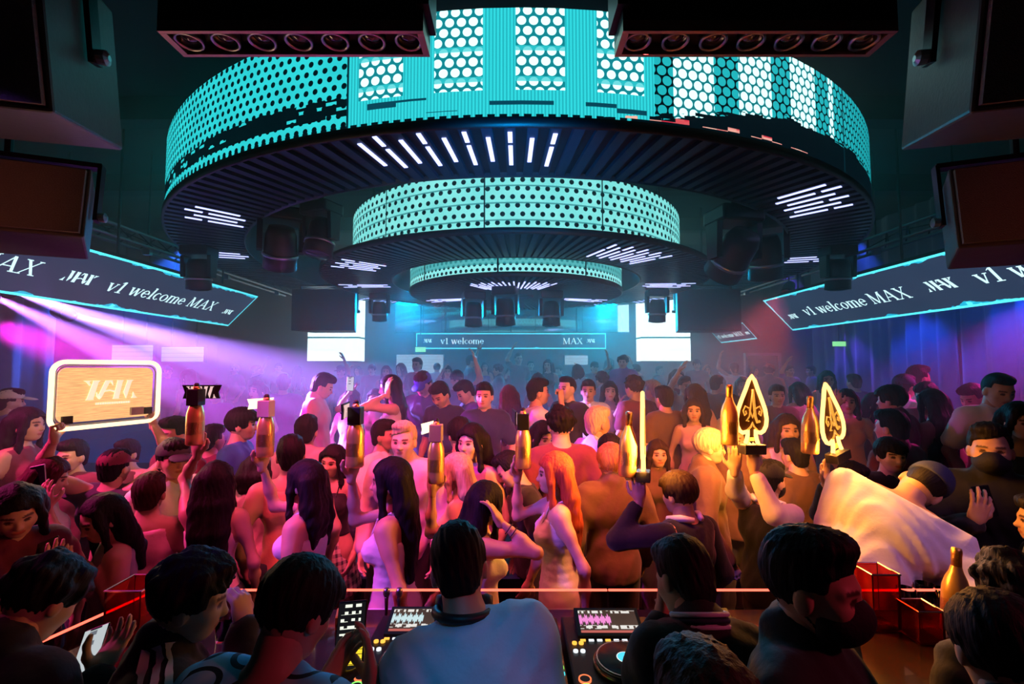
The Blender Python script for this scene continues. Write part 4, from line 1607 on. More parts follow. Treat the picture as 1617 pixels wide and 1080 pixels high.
        out['skirt'] = np_mesh('skirt', [(*S.mesh(.016, [cut_plane(pel + np.array([0, 0, .09 * s]), np.array([0, 0, 1.0])), cut_plane(pel + np.array([0, 0, -.34 * s]), np.array([0, 0, -1.0]))], pleat), 0)], [None])
    for k_ in 'LR':
        an = legs[k_][2]
        S = SDF()
        S.ell(an + np.array([0, .055, -.045]) * s, (.046 * s, .125 * s, .042 * s), .02)
        S.cap(an, an + np.array([0, 0, -.05]) * s, .045 * s, .045 * s, .03)
        out['shoe_' + k_] = np_mesh('shoe', [(*S.mesh(.015, [lambda X, Y, Z: -Z]), 0)], [None])
    out['_arms'] = arms
    out['_head'] = (hc, Rh, hs)
    out['_up'] = up
    out['_Rh2'] = Rt @ eul(hd_yaw, hd_p * .35, hd_r * .4)
    out['_Rt'] = Rt
    return out


def set_mat(o, m):
    if not o.data.materials:
        o.data.materials.append(None)
    o.material_slots[0].link = 'OBJECT'
    o.material_slots[0].material = m


NPEOPLE = [0]


def dress(G, P, loc, rz, label, group=None):
    """link a built body with its clothes, hair and so on as one person"""
    o = link('person', G['person'], None, loc, (0, 0, rz))
    set_mat(o, SKIN[P.get('skin', 0)])
    tag(o, label, 'person', group)
    if 'top' in G:
        c = link({'dress': 'dress', 'cami': 'camisole', 'crop': 'crop_top', 'jacket': 'jacket', 'vest': 'vest', 'tank': 'tank_top', 'tee': 't_shirt'}.get(P.get('top', 'tee'), 'shirt'), G['top'], o)
        set_mat(c, cloth_mat(P.get('tc', 'black')))
        G['_top_obj'] = c
    for k in ('trousers', 'skirt'):
        if k in G:
            set_mat(link(k, G[k], o), cloth_mat(P.get('bc', 'charcoal')))
    for k in 'LR':
        set_mat(link('shoe', G['shoe_' + k], o), flat_mat(P.get('sc', 'black')))
    hc, Rh, hs = G['_head']
    M = Matrix([list(Rh[i]) + [hc[i]] for i in range(3)] + [[0, 0, 0, 1]]) @ Matrix.Scale(hs, 4)
    def onhead(name, me, m):
        c = link(name, me, o)
        c.matrix_local = M
        set_mat(c, m)
        return c
    if P.get('hair', 'short') in ('long', 'longer', 'wavy') and (abs(P.get('hp', 0)) > 4 or abs(P.get('hr', 0)) > 3):
        Rq = G['_Rh2']
        hq = link('hair', hair_mesh(P['hair']), o)
        hq.matrix_local = Matrix([list(Rq[i]) + [hc[i]] for i in range(3)] + [[0, 0, 0, 1]]) @ Matrix.Scale(hs, 4)
        set_mat(hq, hair_mat(P.get('hcol', 'black'), HC[P.get('hcol', 'black')]))
    elif P.get('hair', 'short'):
        onhead('hair', hair_mesh(P.get('hair', 'short')), hair_mat(P.get('hcol', 'black'), HC[P.get('hcol', 'black')]))
    if P.get('cap'):
        c = onhead('cap', CAP_ME, flat_mat(P['cap']))
        if P.get('capback'):
            c.matrix_local = M @ Matrix.Rotation(math.pi, 4, 'Z') @ Matrix.Translation((0, .02, 0))
        b = link('brim', BRIM_ME, c)
        set_mat(b, flat_mat(P['cap']))
    if P.get('mask'):
        onhead('face_mask', MASK_ME, flat_mat(P['mask']))
    NPEOPLE[0] += 1
    return o


def floor_z(x, y):
    if y >= 7.4:
        return .60
    if y >= 4.05 or (x >= 3.0 and y >= 2.55):
        return .30
    return 0.0


def place(px, py, Y, hmin=1.5, hmax=1.92):
    """foot point and height of a person whose crown shows at a pixel, at distance Y"""
    p = at(px, py, Y)
    p.z = at(px, py, Y + .06).z - .020      # the outline of the hair lies a little behind and above the crown
    fz = floor_z(p.x, p.y)
    return p, fz, p.z - fz


def loc_local(w, loc, rz):
    """world point -> person space"""
    d = Vector(w) - Vector(loc)
    return np.array(Matrix.Rotation(-rz, 3, 'Z') @ d)


def wdir(v, rz):
    return np.array(Matrix.Rotation(-rz, 3, 'Z') @ Vector(v))


HEADTOP = .215      # rise of crown over the neck joint in a 1.72 m build (for reference)


PLACED = []          # (x, y, reach) of everyone standing so far
GAP = .50


def clear_of(x, y):
    return min([math.hypot(x - a, y - b) for a, b in PLACED] or [9.0])


def body_xy(px, Y, face, P):
    """where the trunk stands for a crown at this column and distance"""
    p = at(px, 600, Y)
    s = P.get('h', 1.68) / 1.72
    Rt = rotz(R_(P.get('twist', 0))) @ eul(0, R_(P.get('lean', 0)), R_(P.get('side', 0)))
    cr = Rt @ np.array([0, .025, .79])
    off = Matrix.Rotation(R_(face), 3, 'Z') @ Vector((cr[0] * s, (cr[1] - .025) * s, 0))
    return p.x - off.x * .7, p.y - off.y * .7


def find_spot(px, py, Y, face, P):
    """nearest free standing place along (almost) the same line of sight, at a believable height"""
    best = None
    for dy in sorted([k * .04 for k in range(-40, 61)], key=abs):
        for dx in (0, -7, 7, -14, 14, -20, 20):
            Y2 = Y + dy
            if Y2 < 2.36 or abs(dy) > .14 * Y:
                continue
            q, fz, h = place(px + dx, py, Y2)
            if not 1.50 <= h <= 1.91:
                continue
            if any(abs(Y2 - e) < .20 for e in (4.05, 7.4)) or (q.y > 2.3 and q.y < 4.3 and abs(q.x - 3.0) < .12):
                continue
            x, y = body_xy(px + dx, Y2, face, P)
            g = clear_of(x, y)
            cost = abs(dy) + abs(dx) * .02 + max(0, GAP - g) * 12
            if best is None or cost < best[0]:
                best = (cost, px + dx, Y2, dx, dy)
    return best


def person(px, py, Y, face, label, **P):
    """px,py: crown of the head in the photograph; face: degrees, 0 looks away from the camera, 90 to the left, 180 at the camera"""
    if not P.pop('fix', False):
        b = find_spot(px, py, Y, face, P)
        if b:
            px, Y = b[1], b[2]
            for key in 'LR':
                if P.get(key) and 'px' in P[key]:
                    t = P[key]['px']
                    P[key] = dict(P[key], px=(t[0] + b[3], t[1], t[2] + b[4]))
    PLACED.append(body_xy(px, Y, face, P))
    p, fz, h = place(px, py, Y)
    hh = P.pop('h', None)
    rz = R_(face)
    drop = 0.0
    P.setdefault('h', hh or min(max(h, 1.50), 1.90))
    lean, side = P.get('lean', 0), P.get('side', 0)
    # shift the feet so that the leaning body still puts the crown where it shows
    s = P['h'] / 1.72
    Rt = rotz(R_(P.get('twist', 0))) @ eul(0, R_(lean), R_(side))
    crown = np.array([0, 0, .93]) + Rt @ np.array([0, .025, .79])
    off = Matrix.Rotation(rz, 3, 'Z') @ Vector((crown[0] * s, (crown[1] - .025) * s, 0))
    if hh is None and (lean or side):
        P['h'] = P['h'] * 1.72 / crown[2]
        P['h'] = min(P['h'], 1.9)
    loc = (p.x - off.x, p.y - off.y, fz + .001)
    for key in 'LR':
        A = P.get(key)
        if A:
            A = dict(A)
            if 'px' in A:
                w = at(*A['px'])
                A['hand'] = loc_local(w, loc, rz)
            for q in ('pole', 'dir', 'palm'):
                if q in A:
                    A[q] = wdir(A[q], rz)
            P[key] = A
    G = make_body(P)
    o = dress(G, P, loc, rz, label, P.get('group'))
    G['loc'], G['rz'], G['obj'] = loc, rz, o
    if P.get('dbg'):
        print('PERSON', label[:40], 'h=%.2f want=%.2f' % (P['h'], h))
    return G


def wrist_world(G, key):
    w = G['_arms'][key][2]
    return Vector(G['loc']) + Matrix.Rotation(G['rz'], 3, 'Z') @ Vector(w)

# ------------------------------------------------------------------ DJ booth
DZ = 1.05
m_desk = mat('desk_top', (0.035, 0.022, 0.018), .22, var=.35, scale=4, coat=.3)
m_redled = emis('red_edge_light', (1.0, .10, .06), 3.2)
bt = thing('dj_booth', 'dark DJ booth counter with glossy top across the foreground', 'counter', (0, 1.7, 0))
desk = [(-1.55, .37), (2.35, .37), (2.62, -.75), (2.2, -.75), (1.95, -.30), (-1.64, -.30), (-1.74, -.66), (-1.88, -.66)]
MB().prism(desk[::-1], DZ - .05, DZ).obj('counter_top', m_desk, bt)
MB().box(-1.5, 2.3, .25, .33, 0, DZ - .051).obj('front_panel', M_BLACK, bt)
MB().box(-1.62, -1.52, -.60, .24, 0, DZ - .051).obj('side_panel', M_BLACK, bt)
MB().box(2.30, 2.38, -.60, .24, 0, DZ - .051).obj('side_panel', M_BLACK, bt)
MB().box(-.9, 1.3, -.26, -.22, .1, DZ - .051).obj('cable_panel', M_BLACK, bt)
m_acr = mat('smoked_acrylic', (0.55, 0.12, 0.14), .05, trans=1.0, var=.03, ior=1.05, alpha=.35)
gz = 1.126
pts = [(-1.86, 1.10), (-1.70, 1.62), (-1.56, 2.085), (.42, 2.085), (2.36, 2.085), (2.60, 1.0)]
for i, (a, b) in enumerate(zip(pts[:-1], pts[1:])):
    lab = ['rear left', 'left', 'front left', 'front right', 'right'][i]
    o = thing('glass_guard', 'clear guard panel with red glowing top edge, %s side of the booth' % lab, 'glass panel', (a[0], a[1], DZ + .0005))
    d = Vector((b[0] - a[0], b[1] - a[1], 0))
    L = d.length
    o.rotation_euler = (0, 0, math.atan2(d.y, d.x))
    MB().box(.003, L - .003, -.004, .004, 0, gz - DZ - .004).obj('pane', m_acr, o)
    MB().box(.003, L - .003, -.005, .005, gz - DZ - .0035, gz - DZ + .0025).obj('edge_light', m_redled, o)

# ---- players and mixer
M_AMBER, M_CYANL, M_GREENL = emis('button_amber', (1.0, .45, .06), 1.6, False), emis('button_cyan', (.05, .75, .9), 1.6, False), emis('button_green', (.25, 1.0, .15), 1.4, False)
M_WHT = emis('button_white', (.8, .85, .9), 1.2, False)
M_REDB = emis('button_red', (1.0, .22, .08), 1.2, False)
m_deckb = mat('deck_body', (0.02, 0.017, 0.017), .32, .2, var=.25, scale=9)
m_wood = mat('copper_plate', (0.20, 0.07, 0.03), .35, .6, var=.2, scale=10)


def deck_screen_mat(name, wave):
    m, t, uvec, u, v = led_base(name)
    tc = nd(t, 'ShaderNodeTexCoord')
    sp = nd(t, 'ShaderNodeSeparateXYZ')
    t.links.new(tc.outputs['Object'], sp.inputs[0])
    x, y = E(sp.outputs[0]) + .105, E(sp.outputs[1]) + .05
    col = mixc(t, E(noise(t, tc.outputs['Object'], 9, 1).outputs[0]), (.035, .018, .014), (.10, .06, .045))
    amp = ((x * 900).sin() * .3 + (x * 311).sin() * .4 + .6).abs() * .018 + .004
    col = mixc(t, (y - .055).abs().lt(amp) * x.lt(.115), col, wave)
    mp = nd(t, 'ShaderNodeMapping')
    mp.inputs['Scale'].default_value = (130, 90, 1)
    t.links.new(tc.outputs['Object'], mp.inputs[0])
    fl = nd(t, 'ShaderNodeVectorMath', operation='FLOOR')
    t.links.new(mp.outputs[0], fl.inputs[0])
    w = nd(t, 'ShaderNodeTexWhiteNoise')
    t.links.new(fl.outputs[0], w.inputs[0])
    rows = ((y - .09).abs().lt(.006)).max((y - .022).abs().lt(.008))
    col = mixc(t, rows * E(w.outputs[0]).gt(.45), col, (.75, .72, .68))
    col = mixc(t, y.lt(.008), col, (.5, .12, .1))
    return led_out(m, t, col, 1.1)


def player(label, x, y, wave):
    o = thing('dj_player', label, 'DJ player', (x, y, DZ + .001))
    W, D, H = .329, .45, .10
    b = MB().box(-W / 2, W / 2, -D / 2, D / 2, .012, H).obj('body', m_deckb, o)
    bevel(b, .008)
    MB().box(W / 2 - .05, W / 2 - .004, -D / 2 + .01, D / 2 - .18, H + .0004, H + .002).obj('pitch_plate', m_wood, o)
    for sx in (-1, 1):
        for sy in (-1, 1):
            MB().lathe([(.016, 0), (.016, .012)], 10, M=Matrix.Translation((sx * .13, sy * .19, 0))).obj('foot', M_RUBBER, o)
    Mt = Matrix.Translation((0, .135, H + .028)) @ Matrix.Rotation(R_(16), 4, 'X')
    sb = MB().box(-.118, .118, -.062, .062, -.03, 0, 0, Mt).obj('screen_hood', m_deckb, o)
    sc = MB().box(-.105, .105, -.05, .05, 0, .002).obj('screen', deck_screen_mat('deck_screen_%.2f' % x, wave), o)
    sc.matrix_local = Mt @ Matrix.Translation((0, 0, .0005))
    J = Matrix.Translation((.012, -.075, H + .0005))
    MB().lathe([(.103, 0), (.103, .012), (.098, .020), (.09, .021)], 40, M=J).obj('jog_ring', mat('jog_rim', (.25, .14, .08), .25, .9, var=.1), o, True)
    MB().lathe([(.089, .0212), (.089, .026), (.085, .028), (.002, .028)], 40, M=J, cap=False).obj('platter', mat('platter', (.02, .02, .022), .25, .3, var=.1), o, True)
    MB().lathe([(.0895, .027), (.092, .0275), (.092, .0255)], 40, M=J, cap=False).obj('platter_edge', mat('edge_silver', (.75, .73, .72), .25, .9, emit=(.6, .5, .5), es=.12), o, True)
    MB().lathe([(.026, .0285), (.002, .0290)], 24, M=J, cap=False).obj('jog_display', emis('jog_cyan', (.08, .62, .85), 1.3, False), o, True)
    MB().lathe([(.029, .0284), (.026, .0287)], 24, M=J, cap=False).obj('jog_display_ring', M_WHT, o, True)
    for i in range(8):
        MB().box(-.112 + i * .029, -.094 + i * .029, .058, .066, H + .001, H + .005).obj('hot_cue', M_WHT if i % 3 else M_AMBER, o)
    for i, (bx, by, m) in enumerate(((-.135, .045, M_AMBER), (-.112, .045, M_AMBER), (-.137, .0, M_WHT), (-.113, .0, M_WHT))):
        MB().lathe([(.0085, 0), (.0085, .005), (.006, .006)], 12, M=Matrix.Translation((bx, by, H + .001))).obj('button', m, o)
    for by, m in ((-.14, M_REDB), (-.182, M_GREENL)):
        MB().lathe([(.020, .001), (.020, .006), (.016, .006), (.016, .001)], 20, M=Matrix.Translation((-.128, by, H)), cap=False).obj('cue_ring', m, o, True)
        MB().lathe([(.0155, .001), (.0155, .005)], 20, M=Matrix.Translation((-.128, by, H))).obj('cue_button', m_deckb, o)
    MB().lathe([(.016, 0), (.015, .016), (.010, .018)], 14, M=Matrix.Translation((.138, .125, H + .001))).obj('select_knob', M_STEEL, o)
    MB().box(.130, .140, -.18, -.02, H + .0022, H + .004).obj('pitch_slot', M_BLACK, o)
    MB().box(.122, .148, -.11, -.09, H + .0042, H + .016).obj('pitch_fader', M_BLACK, o)
    return o


player('DJ player with pink waveform screen and lit jog wheel, right of the mixer', .350, 1.60, (.85, .25, .62))
player('DJ player with teal waveform screen, farthest right on the booth', .69, 1.60, (.25, .75, .78))
player('DJ player at the left hand of the DJ, screen half hidden', -.335, 1.61, (.55, .72, .75))
mx = thing('dj_mixer', 'DJ mixer with rows of knobs between the players', 'DJ mixer', (.006, 1.60, DZ + .001))
bevel(MB().box(-.165, .165, -.22, .22, .01, .10).obj('body', m_deckb, mx), .008)
for sx in (-1, 1):
    for sy in (-1, 1):
        MB().lathe([(.014, 0), (.014, .01)], 10, M=Matrix.Translation((sx * .13, sy * .18, 0))).obj('foot', M_RUBBER, mx)
me_k = MB().lathe([(.009, 0), (.008, .016), (.005, .018)], 10).mesh('knob', M_BLACK, True)
me_d = MB().box(-.007, .007, -.003, .003, 0, .003).mesh('indicator', M_CYANL)
for c in range(5):
    for r in range(6):
        k = link('knob', me_k, mx, (-.125 + c * .062, .17 - r * .045, .101))
        if (c + r) % 2 == 0:
            link('indicator', me_d, mx, (-.105 + c * .062, .165 - r * .045, .101))
for c in range(4):
    MB().box(-.098 + c * .062, -.092 + c * .062, -.18, -.10, .1005, .102).obj('fader_slot', M_BLACK, mx)
    MB().box(-.104 + c * .062, -.086 + c * .062, -.14, -.125, .1022, .116).obj('fader_cap', M_WHT if c == 3 else M_STEEL, mx)
for i in range(6):
    MB().box(.145, .158, -.12 + i * .03, -.108 + i * .03, .101, .105).obj('button', (M_CYANL, M_GREENL, M_REDB)[i % 3], mx)

# ------------------------------------------------------------------ bottles, buckets, glasses
m_gold = mat('gold_metal', (.95, .58, .18), .30, .65, var=.1, scale=9)
m_goldfoil = mat('gold_foil', (.85, .50, .16), .35, 1.0, var=.2, scale=40, bump=.3, bscale=150)
m_label = mat('bottle_label', (.75, .68, .5), .5, var=.1)
m_water = mat('water_plastic', (.75, .80, .85), .08, trans=.85, var=.05, ior=1.2)
m_capw = mat('white_plastic', (.8, .8, .8), .4, var=.05)
CHAMP = [(.006, .004), (.038, 0), (.0435, .006), (.044, .03), (.044, .15), (.042, .175), (.034, .205), (.022, .232), (.0165, .255), (.0150, .295), (.0165, .298), (.0165, .308), (.0145, .315), (.004, .317)]


def champagne(label, base, axis=(0, 0, 1), scale=1.0, clip=True, plate_yaw=0.0, plate_on=False, clip_col=None, group='gold champagne bottles'):
    o = thing('champagne_bottle', label, 'bottle', base, 0, group)
    q = Vector((0, 0, 1)).rotation_difference(Vector(axis))
    o.rotation_euler = (q.to_matrix().to_4x4()).to_euler()
    o.scale = (scale,) * 3
    MB().lathe(CHAMP, 28).obj('glass_body', m_gold, o, True)
    MB().lathe([(.0175, .236), (.0168, .29), (.0180, .300), (.0180, .31), (.015, .320), (.003, .322)], 20).obj('neck_foil', m_goldfoil, o, True)
    MB().lathe([(.0448, .06), (.0448, .125)], 28, cap=False).obj('label_band', m_goldfoil, o, True)
    if clip:
        mc = M_BLACK if clip_col is None else clip_col
        bevel(MB().box(-.033, .033, -.035, .030, .215, .305).obj('sign_clip', mc, o), .004)
        MB().lathe([(.016, .306), (.014, .330), (.008, .338)], 14).obj('clip_knob', M_BLACK, o, True)
        Mp = Matrix.Translation((0, 0, .285)) @ Matrix.Rotation(plate_yaw, 4, 'Z') @ Matrix.Translation((0, .045, 0)) @ Matrix.Rotation(math.pi / 2, 4, 'X')
        pl = MB()
        k = .185 / 720
        out = [(-.100, -.036), (.100, -.036), (.090, -.0), (.106, .040), (-.106, .040), (-.090, 0)]
        p = MB().prism(out, -.010, -.002).obj('sign_plate', M_BLACK if not plate_on else emis('plate_glow', (1.0, .80, .50), 1.9), o)
        if plate_on:
            Mp = Mp @ Matrix.Scale(.72, 4)
        p.matrix_local = Mp
        lg = logo_mb(.165, .004, True).obj('sign_logo', emis('logo_pink', (1.0, .62, .60), .9, False) if not plate_on else emis('plate_glow', (1.0, .80, .50), 1.9), o)
        lg['kind'] = 'stuff'
        lg.matrix_local = Mp @ Matrix.Translation((0, 0, -.0015))
    return o


def pet_bottle(label, px, py, z0=DZ, h=.21, r=.032, m=None, cap=None, group=None):
    p = at_z(px, py, z0 + .001)
    o = thing('water_bottle', label, 'bottle', p, 0, group)
    k = h / .21
    MB().lathe([(.004, .003), (r * .85, 0), (r, .012), (r, .05), (r * .94, .06), (r, .07), (r, .13 * k), (r * .75, .16 * k), (.014, .182 * k), (.0135, .19 * k)], 20).obj('bottle_body', m or m_water, o, True)
    MB().lathe([(.0155, .186 * k), (.0155, .208 * k), (.013, .21 * k)], 16).obj('cap', cap or m_capw, o, True)
    MB().lathe([(r + .0008, .075), (r + .0008, .125 * k)], 20, cap=False).obj('label_band', mat('label_dark', (.05, .05, .06), .5), o, True)
    return o


pet_bottle('clear water bottle with white cap standing beside the DJ on the left', 562, 1072)
pet_bottle('water bottle behind the phone with yellow keypad', 484, 1010)
pet_bottle('dark bottle with pink cap at the right edge of the booth counter', 1336, 978, h=.24, r=.036, m=mat('dark_bottle', (.25, .03, .03), .12, trans=.5, var=.1), cap=mat('pink_cap', (.9, .45, .45), .4))
pet_bottle('small clear bottle with white cap near the masked man in the booth', 1300, 1040, h=.16, r=.026)
m_ice = mat('acrylic_red_lit', (.85, .06, .05), .06, trans=.8, var=.1, ior=1.2)  # clear acrylic, with the red light on it put into the colour


def bucket(label, px, py, w, h, z0=DZ):
    p = at_z(px, py, z0 + .001)
    o = thing('ice_bucket', label, 'ice bucket', p)
    a, b = w / 2, w / 2 - .006
    for sx in (-1, 1):
        MB().box(*(sorted((sx * a, sx * b))), -a, a, .006, h).obj('side_wall', m_ice, o)
        MB().box(-b, b, *(sorted((sx * a, sx * b))), .006, h).obj('side_wall', m_ice, o)
    MB().box(-a, a, -a, a, 0, .006).obj('base', m_ice, o)
    MB().tube([(a, a, h), (-a, a, h), (-a, -a, h), (a, -a, h)], .004, 6, closed=True).obj('rim', mat('rim_steel', (.6, .55, .55), .2, 1.0), o)
    return o


bucket('tall red-lit acrylic ice bucket on the right of the booth counter', 1385, 985, .115, .22)
bucket('low red-lit acrylic box beside the tall ice bucket', 1455, 1006, .10, .12)
bucket('red-lit clear ice bucket at the left end of the booth', 214, 1003, .14, .20)


def tumbler(label, px, py, z0=DZ, s=1.0):
    p = at_z(px, py, z0 + .001)
    o = thing('glass_tumbler', label, 'glass', p, 0, 'tumblers on the booth')
    MB().lathe([(.030 * s, 0), (.036 * s, .085 * s), (.033 * s, .085 * s), (.027 * s, .008), (.002, .008)], 20, cap=False).obj('glass_wall', M_GLASS, o, True)
    MB().lathe([(.003, 0), (.030 * s, .0)], 20, cap=False).obj('glass_base', M_GLASS, o, True)
    return o


for i, (x, y) in enumerate(((1432, 960), (1462, 952), (1492, 962))):
    tumbler(['glass tumbler nearest the tall ice bucket', 'middle glass tumbler of the three on the right', 'glass tumbler beside the leaning bottle on the right'][i], x, y)
champagne('champagne bottle with pale neck leaning out at the far right of the booth', at_z(1508, 1000, DZ + .02), (.12, .05, .98), 1.0, False, group=None)
for i, (x, y) in enumerate(((355, 1010), (378, 1018), (400, 1006))):
    tumbler(['glass tumbler glinting left of the patterned shirt, nearest the striped jacket', 'middle glinting glass tumbler on the left of the booth', 'glass tumbler glinting just behind the patterned shirt'][i], x, y)
p = at_z(553, 985, DZ + .001)
o = thing('yellow_box', 'small dull yellow carton behind the phone with yellow keypad', 'box', p, .25)
bevel(MB().box(-.055, .055, -.04, .04, 0, .05).obj('carton', mat('yellow_card', (.45, .30, .06), .6, var=.15), o), .003)
MB().box(-.05, .05, -.0405, -.040, .012, .024).obj('print_band', mat('card_print', (.12, .08, .03), .6), o)
for i, (x, y) in enumerate(((610, 974), (630, 974))):
    p = at_z(x, y, DZ + .001)
    o = thing('microphone', ['black handheld microphone standing left of the DJ, nearer the water bottle', 'black handheld microphone standing left of the DJ, nearer the player'][i], 'microphone', p, 0, 'microphones on the booth')
    o.scale = (.6, .6, .6)
    MB().lathe([(.010, 0), (.013, .10), (.016, .14)], 14).obj('handle', mat('mic_body', (.10, .05, .05), .3, .6), o, True)
    MB().lathe([(.016, .14), (.024, .155), (.025, .175), (.018, .195), (.003, .20)], 16).obj('grille', M_STEEL, o, True)

# ------------------------------------------------------------------ phones
def app_mat(name, kind):
    m, t, uvec, u, v = led_base(name)
    tc = nd(t, 'ShaderNodeTexCoord')
    sp = nd(t, 'ShaderNodeSeparateXYZ')
    t.links.new(tc.outputs['Object'], sp.inputs[0])
    x, y = E(sp.outputs[0]) / .068 + .5, E(sp.outputs[1]) / .145 + .5
    mp = nd(t, 'ShaderNodeMapping')
    mp.inputs['Scale'].default_value = (110, 130, 1)
    t.links.new(tc.outputs['Object'], mp.inputs[0])
    fl = nd(t, 'ShaderNodeVectorMath', operation='FLOOR')
    t.links.new(mp.outputs[0], fl.inputs[0])
    w = nd(t, 'ShaderNodeTexWhiteNoise')
    t.links.new(fl.outputs[0], w.inputs[0])
    r = E(w.outputs[0])
    if kind == 'white':
        col = mixc(t, E(noise(t, tc.outputs['Object'], 6, 1).outputs[0]), (.52, .58, .60), (.62, .68, .70))
        sq = ((y * 5).fract() - .5).abs().lt(.22) * (x - .42).abs().lt(.16) * y.gt(.35)
        col = mixc(t, sq * .8, col, (.06, .07, .10))
        col = mixc(t, (x - .5).abs().lt(.25) * y.gt(.965), col, (.005, .005, .008))
        s = .9
    elif kind == 'keypad':
        col = mixc(t, 0.0, (.006, .006, .007), (.006, .006, .007))
        rows = (((y - .45) * 9).fract() - .5).abs().lt(.22) * y.gt(.45) * x.gt(.1) * x.lt(.85) * r.gt(.35)
        col = mixc(t, rows, col, (.80, .84, .72))
        grid = ((x * 4).fract() - .5).abs().lt(.46) * ((y * 14).fract() - .5).abs().lt(.43)
        col = mixc(t, y.lt(.36) * y.gt(.06) * grid, col, (.90, .66, .03))
        s = 1.2
    else:
        col = mixc(t, 0.0, (.006, .007, .006), (.006, .006, .007))
        rows = (((y + .03) * 6).fract() - .5).abs().lt(.10) * x.gt(.1) * r.gt(.5)
        col = mixc(t, rows, col, (.75, .78, .70))
        col = mixc(t, (y - .2).abs().lt(.03) * x.gt(.15), col, (.45, .75, .18))
        s = 1.1
    return led_out(m, t, col, s)


m_phone = mat('phone_shell', (.015, .015, .018), .25, .4, var=.1)
APP = {k: app_mat('phone_app_' + k, k) for k in ('white', 'keypad', 'list')}


def phone(label, c, right, up, app=None, shell=None, scale=1.0):
    """flat phone with its screen facing right x up"""
    c, r, u = Vector(c), Vector(right).normalized(), Vector(up)
    u = (u - r * u.dot(r)).normalized()
    n = r.cross(u)
    M = Matrix((r, u, n)).transposed().to_4x4()
    M.translation = c
    o = thing('phone', label, 'phone', c, 0, 'phones held up')
    o.matrix_world = M @ Matrix.Scale(scale, 4)
    bevel(MB().box(-.037, .037, -.077, .077, -.008, 0).obj('shell', shell or m_phone, o), .005, 3)
    MB().box(-.034, .034, -.0725, .0725, .0003, .0012).obj('screen', APP[app] if app else mat('phone_glass', (.01, .01, .012), .1, var=.05), o)
    bevel(MB().box(-.031, -.008, .045, .070, -.012, -.0085).obj('camera_bump', m_phone, o), .003)
    return o


# ------------------------------------------------------------------ neon sign and spades
M_NEONW = emis('neon_warm', (1.0, .66, .33), 2.5)
M_NEONO = emis('neon_amber', (1.0, .46, .11), 3.8)
TL, TR = at(82, 571, 2.70), at(251, 570, 3.25)
BL = at(76, 680, 2.70)
u = (TR - TL)
u.z = 0
SW_ = u.length
u.normalize()
v = Vector((0, 0, 1))
SH_ = TL.z - BL.z
n = u.cross(v)
M = Matrix((u, v, n)).transposed().to_4x4()
M.translation = Vector((TL.x, TL.y, BL.z))
sg = thing('neon_sign', 'glowing rounded name board with brushed gold face held overhead at the left', 'neon sign', (0, 0, 0))
sg.matrix_world = M


def rrect(w, h, r, n=6):
    out = []
    for cx, cy, a in ((w - r, h - r, 0), (r, h - r, 90), (r, r, 180), (w - r, r, 270)):
        for i in range(n + 1):
            w_ = R_(a + 90 * i / n)
            out.append((cx + r * math.cos(w_), cy + r * math.sin(w_)))
    return out


m_brush_glow = mat('brushed_gold_glow', (.80, .42, .17), .42, .35, var=.55, scale=12, stretch=(1, 14, 1), bump=.3, bscale=30, emit=(1.0, .50, .24), es=1.15)  # gold face glows by itself, standing in for neon light falling on it
_bp = m_brush_glow.node_tree
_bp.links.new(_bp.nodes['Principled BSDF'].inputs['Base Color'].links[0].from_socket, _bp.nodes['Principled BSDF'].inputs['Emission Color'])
MB().prism(rrect(SW_ - .07, SH_ - .07, .045), -.012, 0, M=Matrix.Translation((.035, .035, 0))).obj('gold_panel', m_brush_glow, sg)
MB().tube([(x, y, .008) for x, y in rrect(SW_, SH_, .065)], .0135, 10, closed=True).obj('neon_tube', M_NEONW, sg, True)
MB().tube([(x + .022, y + .022, .006) for x, y in rrect(SW_ - .044, SH_ - .044, .055)], .004, 6, closed=True).obj('channel_edge', M_STEEL, sg, True)
lg = logo_mb(.30, .008, True).obj('logo', mat('logo_pale', (.92, .80, .66), .4, .3, emit=(1, .80, .58), es=.9), sg, loc=(SW_ * .52, SH_ * .56, .001))
lg['kind'] = 'stuff'
for i in range(15):
    MB().box(0, .009, 0, .013, 0, .004).obj('small_letter', mat('logo_pale', (.92, .80, .66)), sg, loc=(SW_ * .38 + i * .013, SH_ * .33, .001))
MB().box(.055, .105, .03, .075, .001, .02).obj('power_clip', M_BLACK, sg)
MB().box(SW_ - .17, SW_ - .095, .05, .10, .001, .02).obj('battery', mat('battery_grey', (.55, .45, .42), .4), sg)
MB().box(SW_ - .09, SW_ - .045, .05, .095, .001, .025).obj('power_clip', M_BLACK, sg)
SIGN_L, SIGN_R = M @ Vector((.03, .0, 0)), M @ Vector((SW_ - .02, .02, 0))
c = M @ Vector((SW_ / 2, SH_ / 2, .10))
light('neon_sign_glow', 'AREA', c, c + n, (1.0, .62, .35), 5, size=SW_, size_y=SH_).parent = None
c = M @ Vector((SW_ / 2, SH_ / 2, -.10))
light('neon_sign_glow', 'AREA', c, c - n, (1.0, .55, .40), 7, size=SW_, size_y=SH_)


def spade_outline(w, h):
    """spade: pointed top, round lobes, notch and flared stem"""
    half = [(0, 1.0), (.10, .93), (.20, .80), (.34, .64), (.45, .50), (.50, .36), (.48, .26), (.40, .185), (.30, .155), (.20, .165), (.13, .19), (.135, .12), (.17, .05), (.21, 0)]
    pts = [(x * w, y * h) for x, y in half]
    return pts, [(-x, y) for x, y in pts]


